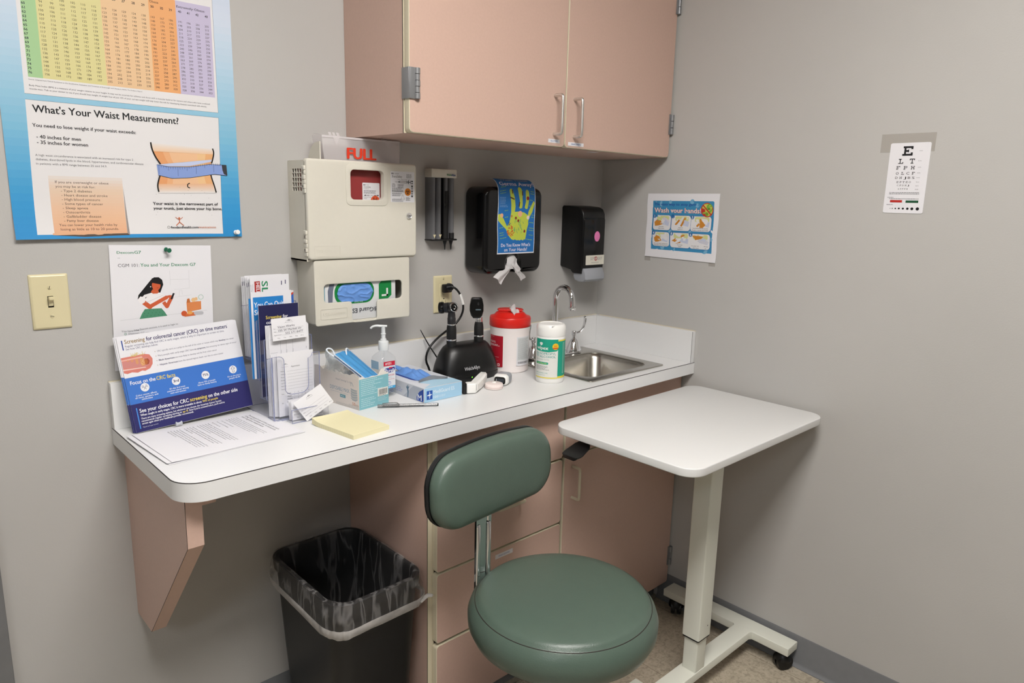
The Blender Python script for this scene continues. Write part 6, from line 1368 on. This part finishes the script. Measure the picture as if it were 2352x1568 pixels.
for k in range(5):
    a = math.radians(62 + 72 * k); dx, dy = math.cos(a), math.sin(a)
    m = MB('chrome').tube([(SX + dx * .02, SY + dy * .02, .105), (SX + dx * .12, SY + dy * .12, .096), (SX + dx * .275, SY + dy * .275, .072)], [.017, .015, .011], 12, 1, .75); lg = m.build('leg', t)
    cx, cy = SX + dx * .275, SY + dy * .275
    m = MB('black_plastic').cyl((cx - dy * .006, cy + dx * .006, .025), (cx - dy * .024, cy + dx * .024, .025), .025, n=20); m.cyl((cx + dy * .006, cy - dx * .006, .025), (cx + dy * .024, cy - dx * .024, .025), .025, n=20); m.cyl((cx, cy, .025), (cx, cy, .072), .008, n=12); m.build('caster', lg)
# ------------------------------------------------------------------ overbed table
t = empty('overbed_table', (-.36, -.70, 0), label='white overbed table on a height-adjustable cream post with casters', cat='table')
TZ = .832
ol = rr(-.706, -.9045, -.020, -.452, .048, 10)
m = MB('table_white').plate([ol], .022, UP(0, 0, TZ - .022), .003, 3); m.build('tabletop', t)
m = MB('table_post').plate([rr(-.55, -.79, -.18, -.69, .006)], .012, UP(0, 0, TZ - .0345), .001); m.build('top_bracket', t)
PX0, PX1, PY0, PY1 = -.398, -.336, -.772, -.716
m = MB('table_post'); 
m.prism(rr(PX0, PY0, PX1, PY1, .004, 3), TZ - .034 - .197, UP(0, 0, .197)); m.use('seam_dark').flat(ell(0, 0, .002, n=12), frame(((PX0 + PX1) / 2 + .012, PY0 - .0001, .232), (1, 0, 0), (0, 0, 1)), .0003); m.build('column', t)
MB('black_plastic').prism(rr(PX0 + .001, PY0 + .001, PX1 - .001, PY1 - .001, .004, 3), .005, UP(0, 0, .192)).build('column_bushing', t)
MB('table_post').prism(rr(-.3925, -.7665, -.3430, -.7205, .004, 3), .104, UP(0, 0, .089)).build('inner_column', t)
ol = [(-.0755, -.8935), (-.0145, -.8935), (-.0145, -.4345), (-.0755, -.4345), (-.0755, -.706)] + [(-.0835, -.712)] + [(-.545, -.712), (-.545, -.768), (-.0835, -.768), (-.0755, -.774)]
m = MB('table_post').plate([ol], .027, UP(0, 0, .063), .002); m.prism(rr(-.600, -.905, -.540, -.665, .003, 3), .027, UP(0, 0, .063)); m.build('base', t)
def caster(x, y, a):
    dx, dy = math.cos(a), math.sin(a)
    m = MB('black_plastic').cyl((x - dy * .017, y + dx * .017, .0255), (x - dy * .004, y + dx * .004, .0255), .0255, n=26); m.cyl((x + dy * .017, y - dx * .017, .0255), (x + dy * .004, y - dx * .004, .0255), .0255, n=26)
    m.lathe([(.0001, .0635), (.010, .063), (.012, .058), (.017, .054), (.024, .045), (.0262, .034), (.0262, .030), (.004, .030)], (x, y, 0), 20); m.cyl((x, y, .02), (x, y, .064), .007, n=12)
    m.build('caster', t)
for x, y, a in ((-.046, -.470, .6), (-.044, -.866, -.5), (-.570, -.692, .4), (-.570, -.877, -.3)): caster(x, y, a)
m = MB('black_plastic').rings([[Vector((-.655 + f * -.095, -.552 - f * .012 + q * w, TZ - .024 + zz)) for q, zz in ((-1, -.003 - dz), (-.8, -.008 - dz), (.8, -.008 - dz), (1, -.003 - dz), (1, .000 - dz), (-1, .000 - dz))] for f, w, dz in ((0, .014, .001), (.25, .016, .006), (.4, .026, .012), (.8, .030, .022), (1, .026, .024), (1.03, .02, .026))]); m.box(-.66, -.575, TZ - .0345, -.60, -.545, TZ - .0225, .002)
m.build('release_lever', t)['label'] = 'black paddle lever under the left edge'
# ------------------------------------------------------------------ waste bin
t = empty('waste_bin', (-1.195, -.205, 0), label='black rectangular waste bin with a clear liner under the counter', cat='bin')
bx, by = -1.2110, -.2220
def br(z, w, d, r=.05): return [Vector((bx + x, by + y, z)) for x, y in rr(-w, -d, w, d, r, 8)]
ZR = .505
m = MB('bin_black').rings([br(.004, .092, .140, .03), br(0.0, .09, .138, .03)][::-1] + [br(.012, .096, .144, .035), br(.25, .110, .159, .042), br(ZR - .03, .1225, .172, .05), br(ZR - .028, .1285, .178, .052), br(ZR - .002, .1300, .1795, .052), br(ZR, .1285, .178, .05), br(ZR - .002, .1240, .1735, .048), br(ZR - .03, .1190, .1685, .046), br(.25, .1070, .156, .040), br(.014, .093, .141, .033)])
m.build('body', t)
m = MB('liner_film')
def liner(u, v):
    """inside wall, over the rim, then down the outside to a drooping hem"""
    k = u * 2 * PI; ol = rr(-1, -1, 1, 1, .36, 8)
    n = len(ol); f = u * n; i = int(f) % n; j = (i + 1) % n; ff = f - int(f); ax, ay = ol[i][0] * (1 - ff) + ol[j][0] * ff, ol[i][1] * (1 - ff) + ol[j][1] * ff
    front = max(0, min(1, .5 - .5 * (ax * .35 + ay * .75)))
    drop = .066 + .016 * front ** 1.5
    wr = noise.noise((ax * 5, ay * 5, v * 6)) * .004 + noise.noise((ax * 14, ay * 14, v * 3)) * .0025
    if v < .3: z = ZR - .30 * (1 - v / .3) ** 1.0; w, d = .1190 - .012 * (1 - v / .3) - .002, .1685 - .012 * (1 - v / .3) - .002; wr *= (1 - v / .3)
    elif v < .42: a = (v - .3) / .12 * PI; w, d = .1245 - .0072 * math.cos(a), .174 - .0072 * math.cos(a); z = ZR + .0022 * math.sin(a) + .0005; wr = abs(wr) * .5
    else: q = (v - .42) / .58; z = ZR - drop * q; w, d = .1315 + .006 * math.sin(q * 2.4) , .181 + .006 * math.sin(q * 2.4); wr = wr * (q * 2 if q < .5 else 1); z += wr * 1.2
    return Vector((bx + ax * (w + wr), by + ay * (d + wr), z))
m.surf(liner, 220, 44); fl = m.build('liner', t, smooth=60)
m = MB('liner_hem')
def hem(u, v):
    p = liner(u % 1, .83 + .17 * v); o_ = Vector((p.x - bx, (p.y - by) * .6, 0)).normalized()
    return p + o_ * (.0022 + .0022 * math.sin(v * PI) + .001 * noise.noise((u * 60, v * 2, 0))) + Vector((0, 0, .003 * noise.noise((u * 22, 0, 4)) * v))
m.surf(hem, 200, 5, .0006)
k0 = hem(.085, .4); m.tube([hem(.03, .5), k0 + Vector((.004, -.004, .002)), k0 + Vector((.008, -.012, .005)), k0 + Vector((.011, -.020, .007))], [.004, .006, .0055, .003], 10, 1, .6)
m.build('drawstring_hem', fl)['label'] = 'whitish drawstring hem of the clear liner'
bpy.context.view_layer.update()
